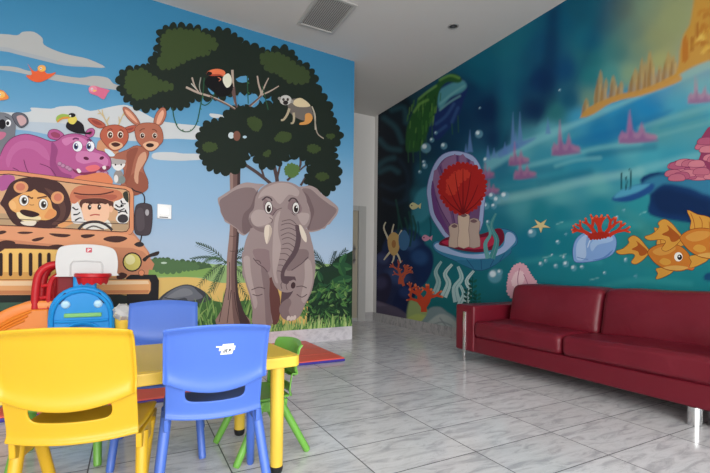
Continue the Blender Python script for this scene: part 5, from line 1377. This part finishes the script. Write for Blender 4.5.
# sticker with dark print on the blue chair
m = MB()
sx0, sz0 = .045, .668
def bp(x, z, e):
    u = x / .186; h = (z - .395) / (.765 - .395)
    return (x, -.165 - .135 * h - .03 * (1 - u * u) + .01 * math.sin(h * PI) - .0052 - e, z)
cols = 8; rows_ = 5
def quad(x0, z0, x1, z1, e, sk=0.0):
    n = 4
    for i in range(n):
        for j in range(2):
            a0, a1 = x0 + (x1 - x0) * i / n, x0 + (x1 - x0) * (i + 1) / n
            b0, b1 = z0 + (z1 - z0) * j / 2, z0 + (z1 - z0) * (j + 1) / 2
            k = lambda x, z: bp(x + sk * (z - z0), z, e)
            m.add([k(a0, b0), k(a1, b0), k(a1, b1), k(a0, b1)], [(0, 1, 2, 3)])
quad(.008, .645, .050, .664, .0004, .25); quad(.002, .660, .058, .677, .0004, .2); quad(-.008, .674, .020, .679, .0004); quad(.014, .676, .054, .686, .0004, .1)
stk = m.build('sticker', mat('sticker_white', (238, 240, 242), .5), cb)
m = MB()
for x0, z0, x1, z1 in ((.017, .652, .019, .665), (.017, .652, .024, .6545), (.022, .652, .024, .665), (.027, .652, .029, .665), (.027, .663, .033, .665), (.027, .652, .033, .654), (.036, .652, .038, .665), (.036, .663, .043, .665), (.041, .657, .043, .665), (.036, .657, .043, .659), (.022, .671, .046, .6725)):
    quad(x0, z0, x1 + .0012, z1 + .0006, .0010, .2)
m.build('print', mat('sticker_ink', (24, 30, 48), .5), stk)

# ------------------------------------------------------------------ toddler slide with a hoop
pc = cam2w(-2.33, 3.6)
ps = frame_obj('toddler_slide', -2.33, 3.6, -28)
tag(ps, 'toddler play slide with blue front panel, red rails and a basketball hoop', 'play slide')
M_PB = mat('playset_blue', (26, 146, 220), .42, spec=.3); M_PR = mat('playset_red', (192, 32, 40), .4, spec=.3); M_PO = mat('playset_orange', (230, 128, 28), .4)
M_PW = mat('playset_white', (198, 197, 196), .45); M_PG = mat('playset_green', (126, 196, 110), .45); M_PY = mat('playset_yellow', (244, 202, 66), .4)
M_NAVY = mat('playset_slot_shade', (40, 36, 84), .7)
# blue front panel: arch-topped, with an arched crawl hole
def arch_panel():
    out = []
    w, s = .240, .52
    for i in range(17):
        a = PI * i / 16; out.append((w * math.cos(a) * (1 if True else 0), s + .275 * math.sin(a) ** .85))
    outer = [(w, 0)] + out + [(-w, 0)]
    inner = [(-.15, 0)]
    for i in range(13):
        a = PI - PI * i / 12; inner.append((.15 * math.cos(a), 0.32 + .14 * math.sin(a)))
    inner += [(.15, 0)]
    return outer, inner
outer, inner = arch_panel()
# build as two halves so that the hole stays open
m = MB()
full = outer + inner
m.plate(full, -.05, .05)
me_o = m.build('front_panel', M_PB, ps, bevel=.018, smooth=True)
# raised border
S2 = []
rim = []
for i in range(21):
    a = PI * i / 20; rim.append((.212 * math.cos(a), -.058, .50 + .25 * max(math.sin(a), 0) ** .85))
MB().tube([(.212, -.058, .02)] + rim + [(-.212, -.058, .02)], .016, 8).build('rib', M_PB, me_o, smooth=True)
MB().tube([(.17 * math.cos(PI * i / 14), -.056, .32 + .165 * math.sin(PI * i / 14)) for i in range(15)], .012, 8).build('rib', M_PB, me_o, smooth=True)
MB().tube([(-.19, -.058, .500), (-.14, -.06, .496), (.14, -.06, .496), (.19, -.058, .500)], .012, 8).build('rib', M_PB, me_o, smooth=True)
for q in (-1, 1):
    sl = MB().rbox((0, 0, 0), (.034, .022, .105), .010, 3, 4).build('grip_slot', M_NAVY, me_o, smooth=True)  # solid piece; dark colour stands in for the shade inside a slot
    sl.location = (q * .140, -.052, .690); sl.rotation_euler = (0, q * -.62, 0)
    sl.rotation_euler = (0, q * math.radians(-38), 0)
    ey = MB().lathe([(.001, 0), (.030, .004), (.034, .012), (.026, .020), (.001, .024)], 20).build('round_boss', mat('playset_pale_blue', (170, 214, 240), .3), me_o, smooth=True)
    ey.rotation_euler = (math.radians(90), 0, 0); ey.location = (q * .116, -.044, .640)
MB().rbox((.008, -.058, .548), (.27, .02, .036), .008, 3, 5).build('green_bar', M_PG, me_o, smooth=True)
# neck and backboard
MB().rbox((.015, .0, .84), (.17, .075, .20), .02, 3, 4).build('neck', M_PB, ps, smooth=True)
def bb(w, h, c, k=0.0):
    pts = []
    for x, z in [(-w, -h), (-w * 1.0, h * .25), (-w * .9, h * .68), (-w * .62, h * .93), (0, h), (w * .62, h * .93), (w * .9, h * .68), (w, h * .25), (w, -h)]:
        pts.append((x, z))
    return pts
bo = [(-.272, .905), (-.285, 1.0), (-.272, 1.09), (-.235, 1.135), (-.13, 1.155), (0, 1.162), (.13, 1.155), (.235, 1.13), (.272, 1.08), (.285, 1.0), (.276, .92), (.255, .893), (-.255, .886)]
bo = [(x * .79 + .036, z - .014) for x, z in bo]
bk = MB().plate(smooth_closed(bo, 3), -.055, -.015).build('backboard', M_PW, ps, bevel=.012, smooth=True)
MB().tube([(-.085, -.056, .88), (-.085, -.057, .97), (-.07, -.057, 1.0), (.03, -.057, 1.005), (.13, -.057, 1.0), (.145, -.057, .97), (.145, -.056, .88)], .006, 8).build('target_rib', M_PW, bk, smooth=True)
lgm = MB().prism(rrect(.028, .026, .008), 0, .004).build('logo', mat('logo_red', (176, 34, 58), .4), bk)
lgm.rotation_euler = (math.radians(90), 0, 0); lgm.scale = (.78, .78, 1); lgm.location = (.045, -.054, 1.098)
lw = MB().prism([(-.018, -.014), (-.004, -.010), (.004, .002), (.018, .006), (.018, .012), (.002, .008), (-.007, -.004), (-.018, -.008)], .004, .006).prism([(-.014, .006), (-.004, .010), (.004, .014), (-.004, .016), (-.014, .012)], .004, .006).build('logo_mark', mat('logo_white', (240, 236, 236), .4), lgm)
# hoop: half-round red basket in front of the board
m = MB()
nr = 22
prof = [(.150, .925), (.158, .918), (.158, .895), (.142, .888), (.130, .850), (.120, .836), (.112, .838), (.120, .86), (.132, .895), (.140, .920)]
vs, fs = [], []
for k in range(nr + 1):
    a = PI + PI * k / nr
    for j, (r, z) in enumerate(prof):
        zz = z + (.010 * math.cos(k * PI * 2 / nr * 5) if 4 <= j <= 6 else 0)
        vs.append((.078 + r * math.cos(a) * .86, -.055 + r * math.sin(a) * 1.0, zz - .022))
npf = len(prof)
for k in range(nr):
    for j in range(npf):
        j2 = (j + 1) % npf
        fs.append((k * npf + j, k * npf + j2, (k + 1) * npf + j2, (k + 1) * npf + j))
m.add(vs, fs)
m.build('hoop', M_PR, ps, smooth=True)
# red side rails at the head of the slide
def rail(y, x0, name='handrail'):
    path = smooth_open([(x0 - .16, y, .60), (x0 - .155, y, .78), (x0 - .13, y, .90), (x0 - .06, y, .965), (x0 + .06, y, .975), (x0 + .12, y, .92)], 5)
    inner_ = smooth_open([(x0 - .07, y, .60), (x0 - .065, y, .76), (x0 - .04, y, .855), (x0 + .03, y, .89), (x0 + .10, y, .88)], 5)
    r_ = MB().tube(path, .030, 12).build(name, M_PR, ps, smooth=True)
    MB().tube(inner_, .020, 10).build('inner_bar', M_PR, r_, smooth=True)
    MB().box(x0 - .175, y - .018, .56, x0 + .14, y + .018, .66).build('rail_foot', M_PR, r_, bevel=.01)
    for k in range(2): MB().tube([(x0 - .158 + .008 * k + .03, y, .69 + .10 * k), (x0 - .07, y, .70 + .10 * k)], .014, 8).build('cross_bar', M_PR, r_, smooth=True)
rail(.06, -.18)
rail(.36, -.18)
MB().box(-.20, .05, .60, -.06, .09, .91).build('red_side_panel', mat('playset_dark_red', (128, 14, 24), .5, spec=.25), ps, bevel=.02)
# blue deck body and steps behind the front panel
MB().rbox((0, .23, .30), (.44, .35, .58), .03, 3, 5).build('deck', M_PB, ps, smooth=True)
# orange slide: channel that runs from the deck down to the left
prof_c = [(-.18, .10), (-.205, .10), (-.215, .08), (-.205, .0), (-.19, -.03), (.19, -.03), (.205, .0), (.215, .08), (.205, .10), (.18, .10), (.165, .02), (.13, .0), (.05, .012), (.03, .0), (-.03, .0), (-.05, .012), (-.13, .0), (-.165, .02)]
cen = smooth_open([(-.20, .565), (-.34, .565), (-.46, .53), (-.62, .43), (-.80, .30), (-.92, .21), (-1.02, .155), (-1.10, .14)], 4)
vs, fs = [], []
for k, (x, z) in enumerate(cen):
    a, b = cen[max(k - 1, 0)], cen[min(k + 1, len(cen) - 1)]
    dx, dz = b[0] - a[0], b[1] - a[1]; l = math.hypot(dx, dz); nx_, nz_ = -dz / l * -1, dx / l * -1
    for (y, h) in prof_c: vs.append((x + nx_ * h * -1 * 0 + (dz / l) * h, .21 + y * .8, z + (-dx / l) * h))
npc = len(prof_c)
for k in range(len(cen) - 1):
    for j in range(npc):
        j2 = (j + 1) % npc; fs.append((k * npc + j, k * npc + j2, (k + 1) * npc + j2, (k + 1) * npc + j))
fs.append(tuple(range(npc))); fs.append(tuple((len(cen) - 1) * npc + j for j in range(npc)))
sld = MB().add(vs, fs).build('slide', M_PO, ps, smooth=True)
# orange arched support under the slide head
sup = [(-.24, 0), (-.24, .60), (-.36, .60), (-.48, .545), (-.66, .43), (-.84, .29), (-.92, .22), (-.92, .0), (-.80, .0), (-.80, .17), (-.66, .30), (-.54, .40), (-.44, .44), (-.36, .40), (-.33, .30), (-.33, 0)]
MB().plate(sup, .02, .06).build('side_arch', M_PO, ps, bevel=.012, smooth=True)
MB().plate(sup, .36, .40).build('side_arch', M_PO, ps, bevel=.012, smooth=True)
for k in range(3):
    pth = smooth_open([(-.36 - .02 * k, .018, .585 - .035 * k), (-.50 - .02 * k, .018, .51 - .035 * k), (-.66, .018, .405 - .03 * k), (-.84, .018, .27 - .02 * k)], 4)
    MB().tube(pth, .010, 8).build('slide_rib', M_PO, sld, smooth=True)
# yellow spout with a ribbed white cap to the right of the panel
sp = MB().lathe([(.055, .0), (.055, .42), (.062, .47), (.060, .52), (.048, .545)], 24, (.300, -.02, 0)).build('yellow_post', M_PY, ps, smooth=True)
kn = MB().lathe([(.02, -.05), (.050, -.035), (.062, .0), (.055, .035), (.03, .055)], 24).build('ribbed_cap', M_PW, sp, smooth=True)
kn.scale = (1.2, 1.2, 1.2); kn.location = (.300, -.045, .555); kn.rotation_euler = (math.radians(50), math.radians(20), 0)
for k in range(8):
    a = 2 * PI * k / 8
    r8 = MB().tube([(.050 * math.cos(a), .050 * math.sin(a), -.034), (.064 * math.cos(a), .064 * math.sin(a), .0), (.056 * math.cos(a), .056 * math.sin(a), .034)], .006, 6).build('cap_rib', mat('cap_rib_cream', (226, 222, 196), .5) if k == 0 else bpy.data.materials['cap_rib_cream'], sp, smooth=True)  # ribs in a cream tone lighter than the cap
    r8.scale = kn.scale; r8.location = kn.location; r8.rotation_euler = kn.rotation_euler

# ------------------------------------------------------------------ sofa
LEA = mat('red_leather', (106, 21, 36), .38, spec=.35)
def leather(m):
    nt = m.node_tree; N, L = nt.nodes, nt.links; b = N['Principled BSDF']
    tc = N.new('ShaderNodeTexCoord')
    n1 = N.new('ShaderNodeTexNoise'); n1.inputs['Scale'].default_value = 5; n1.inputs['Detail'].default_value = 3; n1.inputs['Distortion'].default_value = 1.2
    n2 = N.new('ShaderNodeTexVoronoi'); n2.inputs['Scale'].default_value = 260
    L.new(tc.outputs['Object'], n1.inputs['Vector']); L.new(tc.outputs['Object'], n2.inputs['Vector'])
    b1 = N.new('ShaderNodeBump'); b1.inputs['Strength'].default_value = .45; b1.inputs['Distance'].default_value = .012
    b2 = N.new('ShaderNodeBump'); b2.inputs['Strength'].default_value = .18; b2.inputs['Distance'].default_value = .001
    L.new(n1.outputs['Fac'], b1.inputs['Height']); L.new(n2.outputs['Distance'], b2.inputs['Height'])
    L.new(b1.outputs['Normal'], b2.inputs['Normal']); L.new(b2.outputs['Normal'], b.inputs['Normal'])
leather(LEA)
LEAF = mat('red_leather_flat', (104, 20, 35), .36, spec=.35)
SX0, SX1 = 3.10, 3.93
AY1, AY0 = 3.50, 3.23            # far arm
BY0, BY1 = .80, 1.07            # near arm
so = empty('sofa', ((SX0 + SX1) / 2, (AY1 + BY0) / 2, 0))
tag(so, 'dark red leather two-seat sofa with chrome feet along the undersea wall', 'sofa')
ox, oy = so.location.x, so.location.y
def sb(x0, y0, z0, x1, y1, z1, r, name, mt, warp=None, mid=10, seg=4):
    return MB().rbox(((x0 + x1) / 2 - ox, (y0 + y1) / 2 - oy, (z0 + z1) / 2), (x1 - x0, y1 - y0, z1 - z0), r, seg, mid, warp).build(name, mt, so, smooth=True, angle=80)
sb(SX0 + .015, BY1 - .02, .115, SX1, AY0 + .02, .275, .018, 'base_frame', LEAF)
sb(SX0, AY0, .115, SX1, AY1, .595, .022, 'armrest', LEAF)
sb(SX0, BY0, .115, SX1, BY1, .595, .022, 'armrest', LEAF)
sb(SX1 - .16, BY1 - .02, .20, SX1, AY0 + .02, .70, .03, 'back_frame', LEAF)
mid_y = 2.24
def seat_warp(hy, hz, sd):
    rr = random.Random(sd); ph = [rr.uniform(0, 6) for _ in range(4)]
    def w_(q):
        x, y, z = q
        ty = max(0, 1 - (y / hy) ** 2)
        if z > 0: z += .016 * ty * (1 - (x / .42) ** 2 if abs(x) < .42 else 0) + .004 * math.sin(y * 26 + ph[0] + x * 6) * (.5 + .5 * math.sin(x * 9 + ph[1])) + .005 * math.sin(x * 14 + y * 5 + ph[2])
        if x < -.28: x += -.014 * ty + .004 * math.sin(y * 17 + ph[3])
        return (x, y, z)
    return w_
sb(SX0 - .005, mid_y + .004, .272, SX1 - .26, AY0 - .004, .440, .045, 'seat_cushion', LEA, seat_warp(.49, .08, 1), 16, 5)
sb(SX0 - .005, BY1 + .004, .272, SX1 - .26, mid_y - .004, .440, .045, 'seat_cushion', LEA, seat_warp(.49, .08, 2), 16, 5)
def back_warp(hy, sd):
    rr = random.Random(sd); ph = [rr.uniform(0, 6) for _ in range(4)]
    def w_(q):
        x, y, z = q
        ty = max(0, 1 - (y / hy) ** 4)
        t = (z + .22) / .44
        x += .085 * (t - .5)                          # leans back
        if q[0] < -.03: x += -.028 * ty * math.sin(PI * min(1, max(0, t))) + .004 * math.sin(y * 15 + z * 11 + ph[0]) * math.sin(z * 13 + ph[1])
        if z > .12: z += -.012 * (y / hy) ** 6 + .003 * math.sin(y * 12 + ph[2])
        return (x, y, z)
    return w_
for i, (ya, yb) in enumerate(((mid_y - .055, AY0 - .075), (BY1 + .002, mid_y - .065))):
    sb(SX1 - .40, ya, .400, SX1 - .12, yb, .822, .055, 'back_cushion', LEA, back_warp((yb - ya) / 2, 5 + i), 16, 5)
# chrome: flat strip leg on each arm's front, round feet under the seat
for ya in ((AY0 + AY1) / 2 - .01, (BY0 + BY1) / 2):
    MB().box(SX0 - .012 - ox, ya - .018 - oy, 0.0, SX0 + .004 - ox, ya + .018 - oy, .525).build('leg', M_CHROME, so, bevel=.003)
for (x, y) in ((SX0 + .05, 1.33), (SX0 + .13, 1.25), (SX1 - .10, 1.33), (SX1 - .10, AY1 - .14)):
    MB().lathe([(.040, 0), (.040, .118)], 24, (x - ox, y - oy, 0)).build('leg', M_CHROME, so, smooth=True)

# ------------------------------------------------------------------ light, camera, view
w = bpy.data.worlds.new('daylight'); SC.world = w; w.use_nodes = True
w.node_tree.nodes['Background'].inputs[0].default_value = (.80, .90, 1.0, 1); w.node_tree.nodes['Background'].inputs[1].default_value = 1.2
LP = [165, 155, 70]
for i, wd in enumerate(wins):
    l = bpy.data.lights.new('window_daylight', 'AREA'); l.shape = 'RECTANGLE'
    l.size = wd[1] - wd[0] - .1; l.size_y = WZ1 - WZ0 - .1; l.energy = LP[i]; l.color = (1.0, .985, .96)
    o = link(bpy.data.objects.new('window_daylight', l))
    o.location = ((wd[0] + wd[1]) / 2, YF - .1, (WZ0 + WZ1) / 2); o.rotation_euler = (math.radians(90), 0, 0)
cam = bpy.data.cameras.new('camera'); co = link(bpy.data.objects.new('camera', cam))
cam.sensor_width = 36; cam.lens = F / 710 * 36
cam.shift_y = (HY - 236.5) / 710; cam.shift_x = 0
cam.clip_start = .05
rc_ = RIGHT * math.cos(ROLL) + UP * math.sin(ROLL); uc = UP * math.cos(ROLL) - RIGHT * math.sin(ROLL)
M_ = Matrix((rc_, uc, -FWD)).transposed().to_4x4(); M_.translation = CAM
co.matrix_world = M_
SC.camera = co
SC.view_settings.view_transform = 'Standard'; SC.view_settings.look = 'None'; SC.view_settings.gamma = 1; SC.view_settings.use_curve_mapping = False
SC.view_settings.exposure = 0.0
SC.cycles.use_denoising = True
SC.cycles.max_bounces = 8; SC.cycles.diffuse_bounces = 5
SC.cycles.sample_clamp_indirect = 6
